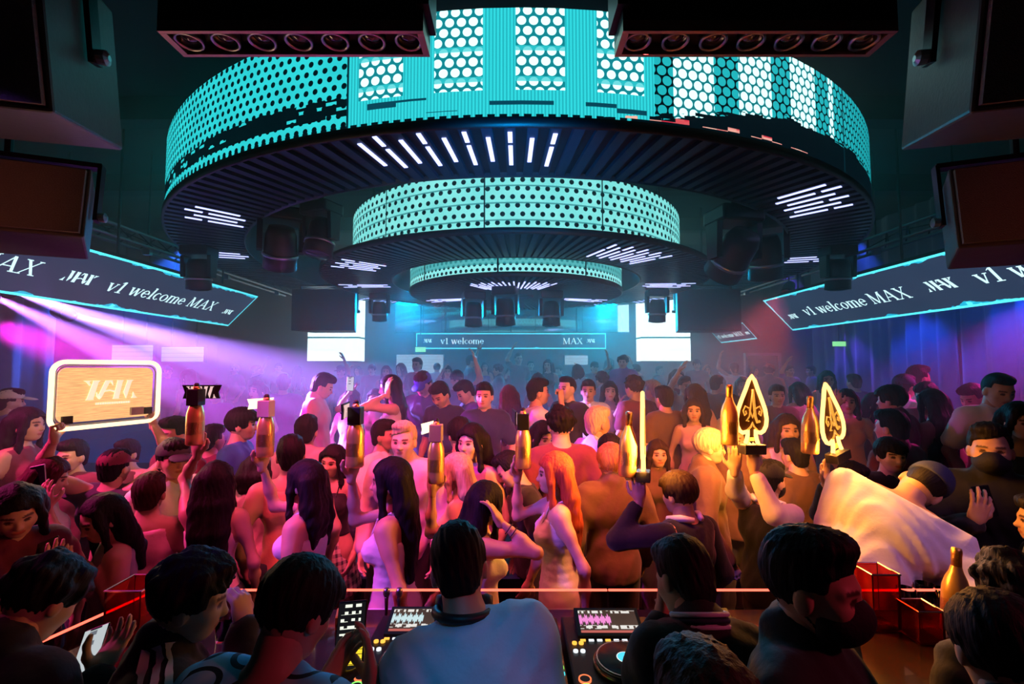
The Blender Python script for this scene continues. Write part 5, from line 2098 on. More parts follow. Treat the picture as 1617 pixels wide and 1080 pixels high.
def spade(label, c, yaw, roll, h=.40, w=.205):
    o = thing('neon_spade', label, 'neon sign', c, 0, 'glowing spade signs')
    o.rotation_euler = (0, roll, yaw)
    a, b = spade_outline(w, h)
    loop = a[::-1] + b[1:]
    # smooth once
    MB().tube([(x, 0, y) for x, y in loop], .0105, 10).obj('neon_tube', M_NEONO, o, True)
    bk = [(x * .93, y * .95 + .012) for x, y in loop]
    Mx = Matrix.Rotation(math.pi / 2, 4, 'X')
    MB().prism(bk, -.008, -.004, 0, Mx).obj('back_plate', mat('spade_plate', (.16, .06, .02), .5, .3, var=.2), o)
    mo = mat('monogram_gold', (1.0, .62, .15), .3, 1.0, var=.1, emit=(1, .45, .06), es=.8)
    yy = -.006
    def st(name, pts, r):
        MB().tube([(x * w, yy, z * h) for x, z in pts], r, 6).obj(name, mo, o, True)
    st('letter_stroke', [(0, .80), (-.10, .40), (-.20, .33), (-.12, .33)], .0042)
    st('letter_stroke', [(0, .80), (.09, .40), (.16, .31), (.24, .33)], .0075)
    st('letter_stroke', [(-.10, .50), (0, .38), (.10, .52)], .0045)
    st('scroll', [(-.12, .52), (-.24, .55), (-.31, .48), (-.26, .41), (-.20, .44), (-.23, .48)], .004)
    st('scroll', [(.12, .52), (.24, .55), (.31, .48), (.27, .41), (.21, .44), (.24, .48)], .004)
    st('ornament', [(-.16, .20), (-.05, .25), (0, .31), (.05, .25), (.16, .20)], .005)
    bevel(MB().box(-.065, .065, -.035, .035, -.055, -.004).obj('battery_base', M_BLACK, o), .004)
    R = o.rotation_euler.to_matrix()
    for sd, pw in ((-1, 9), (1, 17)):
        cc = Vector(c) + R @ Vector((0, sd * .05, h * .45))
        light('spade_glow', 'AREA', cc, cc + R @ Vector((0, sd, -.35)), (1.0, .34, .04), pw, spot=130, size=w, size_y=h)
    return o


SP = [(at(1016, 742, 2.45), R_(72), R_(4)), (at(1187, 700, 2.50), R_(12), R_(2)), (at(1322, 712, 2.62), R_(26), R_(-13))]
spade('glowing amber spade sign seen almost edge-on beside the orange-haired guest', *SP[0])
spade('upright glowing amber spade sign held over the waiter with cap', *SP[1], h=.36, w=.185)
spade('tilted glowing amber spade sign, rightmost of the three', *SP[2], h=.385, w=.20)
champagne('gold champagne bottle beside the edge-on spade sign', at(990, 752, 2.46), (.05, 0, 1), 1.05, False)
champagne('gold champagne bottle beside the upright spade sign', at(1152, 702, 2.50), (.02, 0, 1), 1.0, False)
champagne('gold champagne bottle beside the tilted spade sign', at(1279, 716, 2.62), (.04, 0, 1), 1.0, False)

# ------------------------------------------------------------------ haze filling the hall
hz = bpy.data.materials.new('haze')
hz.use_nodes = True
t = hz.node_tree
t.nodes.clear()
sc_ = nd(t, 'ShaderNodeVolumeScatter')
sc_.inputs['Color'].default_value = (1, 1, 1, 1)
sc_.inputs['Density'].default_value = .055
sc_.inputs['Anisotropy'].default_value = .25
o_ = nd(t, 'ShaderNodeOutputMaterial')
t.links.new(sc_.outputs[0], o_.inputs['Volume'])
o = MB().box(-WX + .01, WX - .01, 3.0, WY1 - .05, .62, CZ - .01).obj('haze', hz)
tag(o, 'thin stage haze hanging over the dance floor', 'haze', kind='stuff')

# ------------------------------------------------------------------ people in the booth
G = person(50, 858, 1.34, -12, 'man in black at the far left edge of the booth, reading a bright white phone', fix=1, hair='curly', top='jacket', tc='black', lean=13, hp=25,
           R=dict(px=(152, 1066, 1.38), pole=(.4, -.3, -1), dir=(.0, .7, .6), palm=(0, -.3, 1), grip='cup'))
phone('phone with bright white chat screen at the lower left', at(140, 1032, 1.42), (.86, .10, .30), (.45, .5, .62), 'white')
G = person(288, 858, 1.30, -55, 'man with tousled dark hair in a black track jacket with pale stripes on the shoulders', fix=1, hair='curly', top='jacket', tc='black', lean=6, hp=8, hy=-10,
           R=dict(px=(385, 985, 1.45), pole=(.3, -.3, -1), dir=(-.3, .2, 1), palm=(-1, .3, .3), grip='grip'))
# stripes of the track jacket follow the shoulder line
def shoulder_stripes(G, key, m, n=3):
    sh, el = G['_arms'][key][0], G['_arms'][key][1]
    up = G['_up']
    sd = G['_arms'][key][6]
    nbp = up(sd * .06, -.02, .54)
    for i in range(n):
        y = -.040 + i * .034
        path = [nbp + (0, y * .8, .03), (nbp + sh) / 2 + (0, y, .09), sh + (sd * .03, y, .085), sh * .6 + el * .4 + np.array([sd * .09, y, .03]), el + (sd * .09, y, 0)]
        pts = []
        for a, b in zip(path[:-1], path[1:]):
            pts += [a + (b - a) * q / 6 for q in range(6)]
        vs = [p + (0, w, 0) for p in pts for w in (-.010, .010)]
        fs = [(2 * k, 2 * k + 2, 2 * k + 3, 2 * k + 1) for k in range(len(pts) - 1)]
        o = MB().add(vs, fs).obj('stripe', m, G['obj'], True)
        w = o.modifiers.new('hug', 'SHRINKWRAP')
        w.target = G['_top_obj']
        w.wrap_method = 'NEAREST_SURFACEPOINT'
        w.wrap_mode = 'ABOVE_SURFACE'
        w.offset = .003
m_str = mat('stripe_white', (.62, .70, .85), .8, var=.1)
for k in 'LR':
    shoulder_stripes(G, k, m_str)
c = at(322, 943, 1.48)
o = thing('vape_pen', 'slim violet-lit vape pen held by the man in the striped jacket', 'vape pen', c)
MB().tube([(-.05, 0, .0), (.04, 0, .002)], .008, 10).obj('barrel', mat('pen_violet', (.5, .35, .75), .3, .4), o, True)
MB().tube([(.0405, 0, .002), (.06, 0, .004)], [.006, .004], 8).obj('mouthpiece', M_BLACK, o, True)
G = person(453, 862, 1.16, -14, 'man with mop hair in a blue and white printed shirt typing on a phone', fix=1, hair='bowl', hcol='black', top='half', tc='print', lean=10, hp=18, hy=-10, loose=1.2,
           R=dict(px=(588, 1082, 1.26), pole=(.7, -.4, -1), dir=(-.25, .35, .9), palm=(-.7, 0, .6), grip='cup'), L=dict(px=(512, 1084, 1.26), pole=(-.4, -.3, -1), dir=(.45, .4, .8), palm=(.7, 0, .5), grip='cup'))
phone('phone with yellow keypad on a black screen held by the man in the printed shirt', at(553, 1003, 1.36), (1, .05, .06), (.28, .45, .85), 'keypad', scale=1.12)
G = person(710, 818, 1.42, 4, 'DJ in a pale tee seen from behind with headphones around the neck', fix=1, hair='short', top='half', tc='sky', lean=20, side=-13, hp=10, hr=6, heavy=.98, loose=.9, skin=1,
           R=dict(px=(830, 990, 1.50), pole=(.3, -.6, -.8), dir=(-.4, .9, -.1), palm=(0, 0, -1)), L=dict(px=(704, 990, 1.50), pole=(-.3, -.6, -.8), dir=(.3, .9, -.1), palm=(0, 0, -1)))
hp = thing('headphones', 'black headphones hung around the neck of the DJ', 'headphones', tuple(Vector(G['loc']) + Matrix.Rotation(G['rz'], 3, 'Z') @ Vector(G['_up'](0, .0, .555))))
MB().tube([(.078 * math.sin(a), -.070 * math.cos(a), .012 * math.cos(a)) for a in np.linspace(-2.2, 2.2, 20)], .013, 10).obj('band', mat('headphone_band', (.012, .012, .013), .5), hp, True)
for s in (-1, 1):
    MB().lathe([(.004, -.022), (.038, -.02), (.042, 0), (.036, .018), (.004, .02)], 18, M=Matrix.Translation((s * .064, .048, -.02)) @ Matrix.Rotation(math.pi / 2, 4, 'Y')).obj('ear_cup', M_BLACK, hp, True)
G = person(1090, 835, 1.48, 22, 'man in a dark top with striped knit collar seen from behind, checking a phone', fix=1, hair='short', top='jacket', tc='black', lean=16, side=9, hp=14, skin=1,
           L=dict(px=(1046, 976, 1.58), pole=(-.5, -.6, -.6), dir=(.1, .5, .8), palm=(.6, .2, .6), grip='cup'), R=dict(px=(1088, 978, 1.58), pole=(.5, -.6, -.6), dir=(-.3, .5, .7), palm=(-.6, .2, .6), grip='cup'))
up = G['_up']
for i, z in enumerate((.535, .552, .569)):
    MB().tube([up(.086 * math.sin(a), -.012 + .082 * math.cos(a), z - .012 * math.cos(a)) for a in np.linspace(0, 2 * math.pi, 24)[:-1]], .0075, 6, closed=True).obj('collar_stripe', m_str if i != 1 else flat_mat('navy'), G['obj'], True)
phone('phone with dark message list held by the man with striped collar', at(1063, 954, 1.64), (.92, .2, -.25), (.38, .3, .9), 'list')
G = person(1236, 810, 1.16, -132, 'man in black with a black face mask in the booth, looking to the right', fix=1, hair='swept', top='jacket', tc='black', mask='black', skin=1, heavy=1.08, lean=-8, hp=10)
person(1592, 918, 1.00, -25, 'dark-haired man at the lower right edge seen from behind, ear catching red light', fix=1, hair='bowl', top='jacket', tc='black', hp=14, heavy=1.05, lean=4)
person(1602, 858, 1.36, -15, 'man in black at the right edge of the booth, mostly in shadow', fix=1, hair='curly', top='jacket', tc='black', heavy=1.0, lean=14)
person(1132, 1003, .72, 10, 'person at the bottom edge with only the red-rimmed top of the head in view', fix=1, hair='short', hcol='brown', top='tee', tc='black')

# places kept for people who carry fixed signs or phones
RESERVED = [(178, 3.02, 4, {}), (1080, 2.42, 32, {}), (1210, 2.74, -62, {}), (1338, 2.98, 188, {}), (1472, 2.42, -28, dict(h=1.84, lean=30, side=32)), (32, 2.10, -128, {}), (62, 2.75, -60, {}), (1560, 2.48, 138, {})]
for px_, Y_, f_, P_ in RESERVED:
    PLACED.append(body_xy(px_, Y_, f_, P_))
# ------------------------------------------------------------------ front row with bottles
def hold(G, key, label, **kw):
    sh, el, wr, hdir, palm, grip, sd = G['_arms'][key]
    hd = np.array(hdir) / np.linalg.norm(hdir)
    Fm = frame_y(hd, palm)
    pw = wr + hd * .055 - Fm[:, 2] * .056
    base = Vector(G['loc']) + Matrix.Rotation(G['rz'], 3, 'Z') @ Vector(pw)
    return champagne(label, base, **kw)


UPW = (0.05, .05, 1)
G = person(340, 723, 2.60, 14, 'woman with long straight dark hair seen from behind, bottle raised in the left hand', f=1, hair='longer', top='cami', tc='cream', hy=5,
           L=dict(px=(312, 716, 2.62), pole=(-.5, .3, -1), dir=UPW, palm=(.25, -1, .2), grip='cup', thumb=-1))
hold(G, 'L', 'gold champagne bottle with XAM plate standing behind its clip, leftmost of the raised ones', plate_yaw=R_(4))
G = person(487, 720, 2.48, 82, 'woman in profile facing left in a white thin-strap top, bottle raised', f=1, hair='long', top='cami', tc='white', hp=-4, skin=0,
           R=dict(px=(414, 735, 2.58), pole=(-.3, .2, -1), dir=UPW, palm=(.6, -.8, .1), grip='cup', thumb=1))
hold(G, 'R', 'gold champagne bottle with a pale clip and lit plate raised by the woman in profile', plate_yaw=R_(62), plate_on=True, clip_col=mat('clip_pale', (.55, .50, .40), .5))
G = person(618, 716, 2.42, 80, 'woman in a fitted white dress with waist-long dark hair, bottle raised', f=1, hair='longer', top='dress', tc='white', bottom='none', hy=14, L=dict(hang=1),
           R=dict(px=(548, 752, 2.46), pole=(-.2, .2, -1), dir=UPW, palm=(.5, -.8, .1), grip='cup', thumb=1))
hold(G, 'R', 'gold champagne bottle with black clip raised by the woman in the white dress', plate_yaw=R_(100))
G = person(737, 752, 2.28, -72, 'woman in a white top shading her face with one hand, second arm lifting a bottle', f=1, hair='long', top='tank', tc='white', hp=10, hy=12,
           R=dict(px=(768, 822, 2.20), pole=(.8, -.3, -1), dir=(-.5, .1, .9), palm=(-.9, .1, -.2), grip='relax', thumb=1), L=dict(px=(663, 775, 2.45), pole=(-.3, .2, -1), dir=UPW, palm=(.4, -.9, .1), grip='cup', thumb=-1))
hold(G, 'L', 'gold champagne bottle with white lit plate edge raised behind the DJ', plate_yaw=R_(75), plate_on=True, clip_col=mat('clip_ochre', (.42, .33, .14), .5))
wr = G['_arms']['R'][1:3]
for q in (.62, .74):
    pq = wr[0] + (wr[1] - wr[0]) * q
    ax = (wr[1] - wr[0]) / np.linalg.norm(wr[1] - wr[0])
    Fq = frame_y(ax, (0, 0, 1))
    MB().tube([pq + Fq @ np.array([.029 * math.cos(a), 0, .029 * math.sin(a)]) for a in np.linspace(0, 6.28, 14)[:-1]], .0028, 5, closed=True).obj('bracelet', M_RUBBER, G['obj'], True)
G = person(882, 708, 2.50, 84, 'woman with long copper red hair in a ruched white dress, bottle raised', f=1, hair='longer', hcol='red', top='dress', tc='white', bottom='none', hy=8, skin=2, L=dict(hang=1),
           R=dict(px=(817, 752, 2.56), pole=(-.3, .2, -1), dir=UPW, palm=(.5, -.8, .1), grip='cup', thumb=1))
hold(G, 'R', 'gold champagne bottle with black clip raised by the red-haired woman', plate_yaw=R_(95))

# sign bearer
_p = at(180, 706, 3.05)
def sign_arm(w, dy):
    q = Vector(w) + Vector((0, dy, -.05))
    return q
def px_of(w):
    d = Vector(w) - Vector((0, 0, CAMZ))
    c, s_ = math.cos(PITCH), math.sin(PITCH)
    fy = d.y * c + d.z * s_
    return (808.5 + FPX * d.x / fy, 540 - FPX * (-d.y * s_ + d.z * c) / fy, d.y)
G = person(178, 706, 3.02, 4, 'person in dark shirt and cap lifting the glowing name board with both arms', fix=1, hair='short', cap='wine', top='half', tc='charcoal', loose=1.2,
           L=dict(px=px_of(sign_arm(SIGN_L, .0)), pole=(-1, 0, -.6), dir=(0, 0, 1), palm=(1, .2, 0), grip='fist', len=1.12), R=dict(px=px_of(sign_arm(SIGN_R, 0)), pole=(1, 0, -.6), dir=(0, 0, 1), palm=(-1, .2, 0), grip='fist', len=1.12))

# ------------------------------------------------------------------ spade bearers (waiters)
G = person(1080, 738, 2.42, 32, 'waiter with dark hair in a black vest lifting the edge-on spade sign', fix=1, hair='bowl', hcol='brown', top='vest', tc='black', hp=6,
           L=dict(px=(1010, 790, 2.44), pole=(-.6, .1, -1), dir=(-.05, 0, 1), palm=(.2, .95, .2), grip='cup', thumb=-1))
def collar(G, m=None):
    """white shirt collar and shoulder line showing outside a vest"""
    up = G['_up']
    for sd in (-1, 1):
        MB().tube([up(sd * .02, .10, .46), up(sd * .072, .055, .535), up(sd * .080, -.03, .560), up(sd * .03, -.085, .555)], [.010, .016, .018, .014], 8).obj('shirt_collar', cloth_mat('white'), G['obj'], True)
        sh, el, wr = G['_arms']['R' if sd > 0 else 'L'][:3]
        S = SDF().cap(sh, el, .060, .052, .03).cap(el, el + (wr - el) * .8, .052, .040, .03)
        set_mat(link('shirt_sleeve', np_mesh('sleeve', [(*S.mesh(.016), 0)], [None]), G['obj']), m or cloth_mat('black'))
collar(G)
G = person(1210, 722, 2.74, -62, 'waiter in cap and black face mask with cream shirt, lifting the upright spade sign', fix=1, hair='short', cap='black', mask='black', top='vest', tc='black',
           R=dict(px=(1190, 742, 2.50), pole=(.3, -.3, -1), dir=(0, 0, 1), palm=(0, 1, .3), grip='cup', thumb=1), L=dict(px=(1160, 742, 2.52), pole=(-.8, -.1, -1), dir=(.05, 0, 1), palm=(.3, .9, .3), grip='cup', thumb=-1))
collar(G, cloth_mat('cream'))
G = person(1338, 738, 2.98, 188, 'waiter in black vest and face mask behind the bowing man, lifting the tilted spade sign', fix=1, hair='short', top='vest', tc='black', hp=10, mask='black',
           R=dict(px=(1304, 762, 2.66), pole=(-.3, 0, -1), dir=(-.06, 0, 1), palm=(.2, -.9, .3), grip='cup', thumb=1, len=1.05))
collar(G)

# ------------------------------------------------------------------ named guests of the front crowd
person(32, 748, 2.10, -128, 'smiling person with short dark hair at the left edge, looking down at a phone', f=1, fix=1, hair='bob', top='tee', tc='wine', hp=18, hr=6, lean=6,
       R=dict(px=(75, 905, 2.0), pole=(-.5, -.2, -1), dir=(.4, -.1, .8), palm=(-.3, .3, .6), grip='cup'))
phone('pale-edged phone held by the smiling person at the left edge', at(72, 872, 2.02), (.75, .4, .35), (-.2, .7, .5))
person(62, 716, 2.75, -60, 'person with violet-lit hair behind the smiling guest, white phone held to the face', f=1, fix=1, hair='bob', hcol='wine', top='tee', tc='white', hp=15,
       R=dict(px=(75, 800, 2.66), pole=(-.3, -.2, -1), dir=(-.1, 0, 1), palm=(0, 1, .2), grip='cup'))
phone('white phone with dark camera lenses held up at the left', at(60, 756, 2.68), (.9, .2, .2), (-.25, .1, .95), None, mat('phone_white', (.8, .78, .78), .3))
person(186, 766, 2.28, 132, 'woman with long dark hair and a grey sleeveless top looking down at the left', f=1, hair='long', top='tank', tc='grey', hp=22, hy=20,
       L=dict(px=(150, 905, 2.15), pole=(-.3, -.3, -1), dir=(-.4, -.3, .3), palm=(0, 0, 1)))
person(272, 688, 3.10, -112, 'smiling man in a white tee and dark cap standing behind the raised bottle', hair='short', cap='charcoal', top='tee', tc='white', hy=-10)
person(383, 712, 3.25, 10, 'person with dark hair in a pale pleated top seen from behind, between two bottles', f=1, hair='bob', top='tee', tc='pink', fold=.007, hp=12)
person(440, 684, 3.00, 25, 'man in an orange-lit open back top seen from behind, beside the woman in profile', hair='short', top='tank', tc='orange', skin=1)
person(528, 696, 2.95, 172, 'woman facing the camera with dark hair and a plaid skirt, between two bottles', f=1, hair='long', top='crop', tc='black', bottom='skirt', bc='plaid', hp=6, hr=-6)
person(728, 710, 2.85, 84, 'woman with straight blond hair looking left behind the DJ', f=1, hair='long', hcol='blond', top='tank', tc='cream', hp=6)
person(795, 704, 2.72, 98, 'man in black with head bowed, leaning left among the women', hair='swept', top='tee', tc='black', hp=24, lean=10, hr=8)
person(966, 696, 2.80, 6, 'person with tousled orange hair in a dark coat seen from behind', hair='bowl', hcol='orange', top='jacket', tc='brown')
person(1112, 672, 3.15, -104, 'young man with pale blond hair in a dark coat facing right', hair='bowl', hcol='blond', top='jacket', tc='brown', skin=2, hp=4)
person(1394, 686, 2.85, 172, 'young man facing the camera with straight fringe and black top, near the tilted spade', hair='bowl', top='long', tc='black', skin=2)
# bowing man in white
G = person(1472, 752, 2.42, -28, 'big man in white tee and navy cap bowing low over the booth edge', fix=1, hair='buzz', cap='navy', top='tee', tc='white', heavy=1.34, h=1.84, lean=30, side=32, hp=6, hr=14, skin=1, loose=1.7, hem=-.16, fold=.005,
           R=dict(px=(1474, 925, 2.34), pole=(-.2, -.6, -.8), dir=(.6, .2, -.5), palm=(0, 0, -1)), L=dict(px=(1300, 985, 2.42), pole=(-.8, -.3, 0)))
G = person(1560, 664, 2.48, 138, 'man in black face mask at the right edge looking left, phone in hand', fix=1, hair='swept', mask='black', top='jacket', tc='black', skin=1,
           R=dict(px=(1540, 825, 2.3), pole=(-.6, -.2, -1), dir=(.1, -.2, .9), palm=(.3, .8, .3), grip='cup'))
phone('phone with bright lens glints held by the masked man at the right edge', at(1556, 792, 2.32), (.9, -.2, .2), (-.2, .1, .95))
G = person(1655, 775, 2.12, 60, 'guest in a black vest and pale shirt cut by the right edge of the picture', fix=1, hair='short', top='vest', tc='black')
collar(G, cloth_mat('cream'))
person(1602, 630, 2.95, 165, 'woman with long dark hair facing the camera at the right edge, on the raised tier', f=1, hair='longer', top='cami', tc='black', hp=8)
person(1563, 584, 3.55, 172, 'man with short dark hair in a plain white tee looking down, on the right tier', hair='buzz', top='tee', tc='white', hp=20, skin=1)

# ------------------------------------------------------------------ the middle of the floor
MID = [
    # px, py, Y, face, label, options
    (640, 662, 3.05, 176, 'young man with swept blond fringe facing the camera in a pale jacket', dict(hair='swept', hcol='blond', top='jacket', tc='pink', skin=2)),
    (596, 660, 3.35, -100, 'person with dark hair in profile beside the blond man', dict(hair='short', top='tee', tc='white')),
    (490, 653, 3.25, 8, 'man with neat dark hair in a pink shirt seen from behind', dict(hair='short', top='shirt', tc='pink')),
    (377, 641, 3.30, -72, 'man with full dark hair in a bright blue shirt turned to the right', dict(hair='bowl', top='half', tc='blue')),
    (352, 668, 3.7, -20, 'dark-haired guest half hidden behind the blue shirt', dict(hair='short', top='tee', tc='wine')),
    (708, 656, 3.10, 26, 'man with thick dark hair and black tee seen from behind, pink-lit ear', dict(hair='bowl', top='tee', tc='black')),
    (748, 664, 3.45, 150, 'woman with dark hair half hidden behind the man in the black tee', dict(f=1, hair='long', top='tank', tc='purple')),
    (852, 660, 3.5, -150, 'woman with dark bob beside the rightmost raised bottle', dict(f=1, hair='bob', top='tee', tc='charcoal', hp=10)),
    (866, 638, 3.75, 10, 'man with round dark head of hair seen from behind below the raised phone hand', dict(hair='curly', top='tee', tc='wine')),
    (926, 640, 3.85, -64, 'man with bleached pinkish hair and collared pale shirt turned right', dict(hair='short', hcol='blond', top='shirt', tc='lilac')),
    (944, 682, 3.45, 5, 'dark round-haired guest seen from behind left of the orange hair', dict(hair='bowl', top='tee', tc='black')),
    (1030, 690, 3.35, 178, 'guest with brown hair facing the camera behind the edge-on spade', dict(f=1, hair='bob', hcol='brown', top='tee', tc='brown')),
    (1160, 664, 3.6, 150, 'dark-coated guest half hidden behind the upright spade sign', dict(hair='short', top='jacket', tc='brown')),
    (1240, 650, 3.7, 170, 'guest facing the camera between the upright and tilted spade signs', dict(f=1, hair='long', hcol='brown', top='tank', tc='cream')),
    (1258, 690, 3.2, 20, 'dark-haired guest seen from behind between the two right spade signs', dict(hair='short', top='tee', tc='brown')),
    (1336, 612, 4.3, 150, 'woman with centre-parted hair and hand at her cheek right of the tilted spade', dict(f=1, hair='long', hcol='brown', top='tank', tc='orange', R=dict(px=(1322, 640, 4.15), pole=(0, -.5, -1), dir=(0, 0, 1), palm=(.6, .6, 0)))),
    (1378, 618, 4.6, -160, 'woman with a rosy cheek behind the man with the round dark head', dict(f=1, hair='long', top='cami', tc='wine')),
    (1398, 606, 3.95, 30, 'man with a round dark head of hair seen from behind right of the tilted spade', dict(hair='bowl', hcol='brown', top='jacket', tc='wine', heavy=1.05)),
    (1432, 645, 3.2, 25, 'broad man in a dark jacket seen from behind left of the pink-lit group', dict(hair='short', top='jacket', tc='wine', heavy=1.15)),
    (1424, 590, 4.5, -78, 'man with a magenta-rimmed cap turned right in the pink-lit group', dict(hair='short', cap='navy', top='tee', tc='white')),
    (1446, 576, 5.2, -92, 'man with a red-lit face looking right above the pink-lit group', dict(hair='short', top='tee', tc='white', skin=1)),
    (1448, 600, 4.2, 112, 'guest with parted hair leaning left in the pink-lit group', dict(hair='short', top='tee', tc='wine', hp=20)),
    (1482, 612, 3.9, 15, 'woman with long straight dark hair seen from behind in the pink-lit group', dict(f=1, hair='longer', top='cami', tc='black')),
    (1534, 606, 4.3, 96, 'guest bending left with pink-lit back beside the white tee', dict(hair='short', top='long', tc='charcoal', lean=24)),
    (235, 742, 2.75, 20, 'guest in a pale vest seen from behind right of the sign bearer', dict(hair='short', hcol='brown', top='tank', tc='pink')),
    (12, 612, 4.3, -40, 'man with a pale cap at the left edge under the banner', dict(hair='short', cap='cream', top='tee', tc='purple')),
    (38, 640, 3.5, -80, 'guest with dark hair at the left edge below the pale cap', dict(f=1, hair='long', top='tank', tc='wine')),
    (120, 690, 3.7, 178, 'dim guest behind the glowing name board, left side', dict(hair='short', top='tee', tc='wine')),
    (205, 690, 3.9, 174, 'dim guest behind the glowing name board, right side', dict(hair='short', top='tank', tc='brown')),
    (282, 655, 4.0, 160, 'dim guest behind the leftmost raised bottle', dict(hair='short', top='tee', tc='wine')),
]
for px, py, Y, fc, lab, kw in MID:
    kw.setdefault('skin', rnd.choice((0, 0, 1, 2)))
    person(px, py, Y, fc, lab, vox=.021, tvox=.019, **kw)

TIER = [
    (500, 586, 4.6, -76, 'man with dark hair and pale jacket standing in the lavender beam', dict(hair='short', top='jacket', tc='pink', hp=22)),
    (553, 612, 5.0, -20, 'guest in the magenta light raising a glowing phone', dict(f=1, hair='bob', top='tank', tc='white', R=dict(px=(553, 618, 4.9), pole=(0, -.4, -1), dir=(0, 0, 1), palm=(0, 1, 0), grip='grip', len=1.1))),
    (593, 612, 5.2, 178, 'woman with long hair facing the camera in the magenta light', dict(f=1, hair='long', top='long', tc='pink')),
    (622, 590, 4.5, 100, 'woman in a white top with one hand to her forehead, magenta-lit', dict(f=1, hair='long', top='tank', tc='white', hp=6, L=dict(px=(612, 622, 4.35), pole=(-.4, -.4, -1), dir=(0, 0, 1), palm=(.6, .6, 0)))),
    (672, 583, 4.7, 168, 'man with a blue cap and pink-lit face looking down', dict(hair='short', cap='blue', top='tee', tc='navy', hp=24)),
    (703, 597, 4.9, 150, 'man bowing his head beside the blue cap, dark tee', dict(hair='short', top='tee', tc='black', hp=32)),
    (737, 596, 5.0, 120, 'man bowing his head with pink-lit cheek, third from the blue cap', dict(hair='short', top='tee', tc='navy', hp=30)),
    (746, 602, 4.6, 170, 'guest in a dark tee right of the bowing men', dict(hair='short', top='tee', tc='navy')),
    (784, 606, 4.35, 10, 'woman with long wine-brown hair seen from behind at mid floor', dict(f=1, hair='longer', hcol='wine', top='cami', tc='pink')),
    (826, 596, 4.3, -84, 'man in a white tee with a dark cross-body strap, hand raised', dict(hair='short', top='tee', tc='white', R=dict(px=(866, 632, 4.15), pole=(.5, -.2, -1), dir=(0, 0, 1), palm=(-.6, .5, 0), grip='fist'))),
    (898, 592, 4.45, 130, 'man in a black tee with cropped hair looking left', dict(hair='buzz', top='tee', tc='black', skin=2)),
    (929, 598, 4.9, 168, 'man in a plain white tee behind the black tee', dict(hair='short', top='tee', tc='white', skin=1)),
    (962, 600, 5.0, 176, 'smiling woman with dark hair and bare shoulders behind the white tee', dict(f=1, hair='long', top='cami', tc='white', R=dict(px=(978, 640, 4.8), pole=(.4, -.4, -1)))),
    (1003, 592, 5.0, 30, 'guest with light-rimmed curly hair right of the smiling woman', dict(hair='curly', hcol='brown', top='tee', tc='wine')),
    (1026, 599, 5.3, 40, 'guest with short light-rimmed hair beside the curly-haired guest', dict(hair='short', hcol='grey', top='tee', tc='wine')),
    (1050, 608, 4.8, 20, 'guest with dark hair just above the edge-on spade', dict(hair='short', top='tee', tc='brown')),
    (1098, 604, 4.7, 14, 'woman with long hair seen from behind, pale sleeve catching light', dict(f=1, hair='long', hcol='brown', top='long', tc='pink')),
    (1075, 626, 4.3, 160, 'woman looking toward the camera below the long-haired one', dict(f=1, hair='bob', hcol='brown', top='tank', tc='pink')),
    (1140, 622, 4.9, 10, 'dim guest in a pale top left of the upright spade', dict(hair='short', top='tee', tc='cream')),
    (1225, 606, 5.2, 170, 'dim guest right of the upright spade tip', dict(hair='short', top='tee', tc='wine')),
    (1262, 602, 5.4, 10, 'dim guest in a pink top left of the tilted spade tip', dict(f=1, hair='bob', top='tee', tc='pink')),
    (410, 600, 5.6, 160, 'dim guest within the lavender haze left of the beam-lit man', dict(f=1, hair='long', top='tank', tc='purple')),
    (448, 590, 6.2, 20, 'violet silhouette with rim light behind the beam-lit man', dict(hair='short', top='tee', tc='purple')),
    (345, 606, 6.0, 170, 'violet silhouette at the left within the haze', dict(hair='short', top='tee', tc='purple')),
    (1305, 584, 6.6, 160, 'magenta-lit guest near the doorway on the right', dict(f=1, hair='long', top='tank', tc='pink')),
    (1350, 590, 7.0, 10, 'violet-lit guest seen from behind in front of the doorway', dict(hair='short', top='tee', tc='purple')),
]
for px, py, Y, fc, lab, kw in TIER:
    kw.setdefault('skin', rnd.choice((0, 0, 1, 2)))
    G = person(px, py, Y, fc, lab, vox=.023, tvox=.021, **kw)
    if 'strap' in lab:
        up = G['_up']
        path = [up(-.13 * math.cos(a) * 1.25 + .0, .16 * math.sin(a), .26 + .24 * math.cos(a)) for a in np.linspace(0, 2 * math.pi, 33)]
        vs = [p + (0, 0, w) for p in path for w in (-.02, .02)]
        o = MB().add(vs, [(2 * k, 2 * k + 2, 2 * k + 3, 2 * k + 1) for k in range(32)]).obj('strap', flat_mat('black'), G['obj'], True)
        w = o.modifiers.new('hug', 'SHRINKWRAP')
        w.target = G['_top_obj']
        w.wrap_mode = 'ABOVE_SURFACE'
        w.offset = .004
phone('glowing phone raised in the magenta light', at(553, 606, 4.85), (1, .1, 0), (0, .2, 1), 'white')

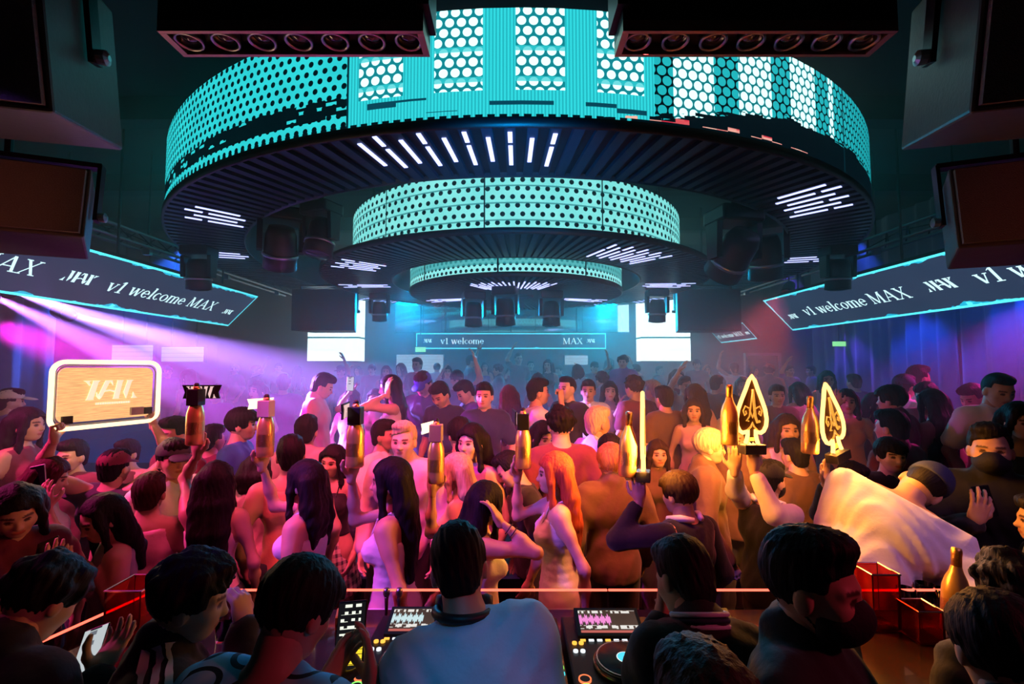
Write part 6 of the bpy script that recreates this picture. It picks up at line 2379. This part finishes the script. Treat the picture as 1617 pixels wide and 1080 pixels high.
# ------------------------------------------------------------------ far crowd: eight builds, copied with their parts
PROTO = []
for i, kw in enumerate([dict(hair='short', top='tee'), dict(f=1, hair='long', top='tank'), dict(hair='bowl', top='shirt'), dict(f=1, hair='bob', top='tee', R=dict(hand=(.10, .25, 1.62), pole=(.6, .2, -1))),
                        dict(hair='short', cap='black', top='tee', L=dict(hand=(-.22, .22, 1.85), pole=(-.8, .2, -.6))), dict(f=1, hair='longer', top='cami'), dict(hair='curly', top='jacket'), dict(hair='swept', top='tee', R=dict(hand=(.20, .25, 1.80), pole=(.8, .2, -.6)))]):
    kw = dict(kw, h=1.70, vox=.026, tvox=.024)
    PROTO.append((make_body(kw), kw))
FAR = [
    (660, 566, 'man facing the camera in front of the pale wall panel'), (634, 574, 'dark head at the left of the pale wall panel'), (690, 574, 'dark head at the right of the pale wall panel'),
    (706, 578, 'guest just right of the pale wall panel'), (742, 562, 'guest with an arm up left of the room centre at the back'), (766, 572, 'second guest left of the room centre at the back'),
    (788, 576, 'guest in the haze near the room centre'), (818, 558, 'tall guest with arm over the head at the room centre'), (838, 570, 'guest beside the tall one at the room centre'),
    (866, 568, 'dark guest left of the small lit panel at the back'), (884, 577, 'guest under the left end of the small lit panel'), (912, 576, 'guest under the small lit panel'), (938, 572, 'guest right of the small lit panel'),
    (962, 566, 'guest in the teal haze right of centre'), (984, 562, 'tall guest in the teal haze before the right column'), (1006, 576, 'guest in the teal haze under the left edge of the right column'),
    (1040, 580, 'guest under the middle of the right column'), (1068, 584, 'guest under the right end of the right column'), (1100, 568, 'guest nearest the right edge of the right column'), (1118, 578, 'second guest right of the right column'),
    (1160, 574, 'guest with a pale face between the right column and the upright spade'), (1190, 580, 'dim guest above the upright spade'), (1214, 576, 'dim guest right above the upright spade'),
    (1246, 578, 'dim guest halfway to the green exit sign'), (1282, 580, 'dim guest left below the green exit sign'), (610, 580, 'guest in the blue haze right of the left column'), (588, 576, 'second guest in the blue haze right of the left column'),
    (566, 582, 'guest below the right edge of the left column'), (540, 578, 'guest below the middle of the left column'), (470, 580, 'guest left of the left column in the blue haze'), (440, 574, 'second guest left of the left column in the blue haze'),
    (402, 580, 'guest in the far haze under the end of the left banner'), (372, 576, 'second guest in the far haze under the left banner'), (300, 584, 'guest below the dim lit panel on the left'), (265, 580, 'second guest below the dim lit panel on the left'),
    (806, 584, 'small guest just left of the room centre at the back'), (722, 586, 'guest behind the bowing men'), (850, 590, 'guest behind the strap of the white tee'), (952, 588, 'guest behind the plain white tee'), (1080, 596, 'guest behind the long-haired woman on the right'),
    (1130, 594, 'guest behind the pale sleeve on the right'), (1172, 596, 'guest just left of the upright spade tip at the back'),
]
tops = ['black', 'white', 'navy', 'charcoal', 'wine', 'teal', 'grey', 'purple', 'black']
for i, (px, py, lab) in enumerate(FAR):
    Gp, kw = PROTO[i % 8]
    Y = 8.0 + (i * 37 % 11) * .40 if py < 585 else 6.2 + (i % 3) * .4
    Y = min(Y, max(7.6, 6.4 / (abs(px - 808.5) / FPX + 1e-6)))
    for k in range(60):
        Yk = Y + ((k + 1) // 2) * .08 * (1 if k % 2 else -1)
        q = at(px, py, Yk)
        if (7.65 < Yk < 12.1 or 6.0 < Yk < 7.15) and abs(q.x) < 6.8 and clear_of(q.x, q.y) > .50 and .88 < (q.z - floor_z(q.x, Yk)) / 1.70 < 1.14:
            Y = Yk
            break
    p = at(px, py, Y)
    PLACED.append((p.x, p.y))
    fz = floor_z(p.x, Y)
    h = p.z - fz
    s = min(max(h / 1.70, .90), 1.12)
    P = dict(kw, tc=tops[(i * 5) % 9], skin=(0, 1, 2)[i % 3], hcol=('black', 'brown', 'black')[i % 3])
    o = dress(Gp, P, (p.x, p.y, fz + .001), R_((175, 150, 12, 200, -60, 168, 70, -160, 185)[i % 9] + rnd.uniform(-20, 20)), lab, 'guests far back in the haze')
    o.scale = (s,) * 3
print('PEOPLE', NPEOPLE[0])
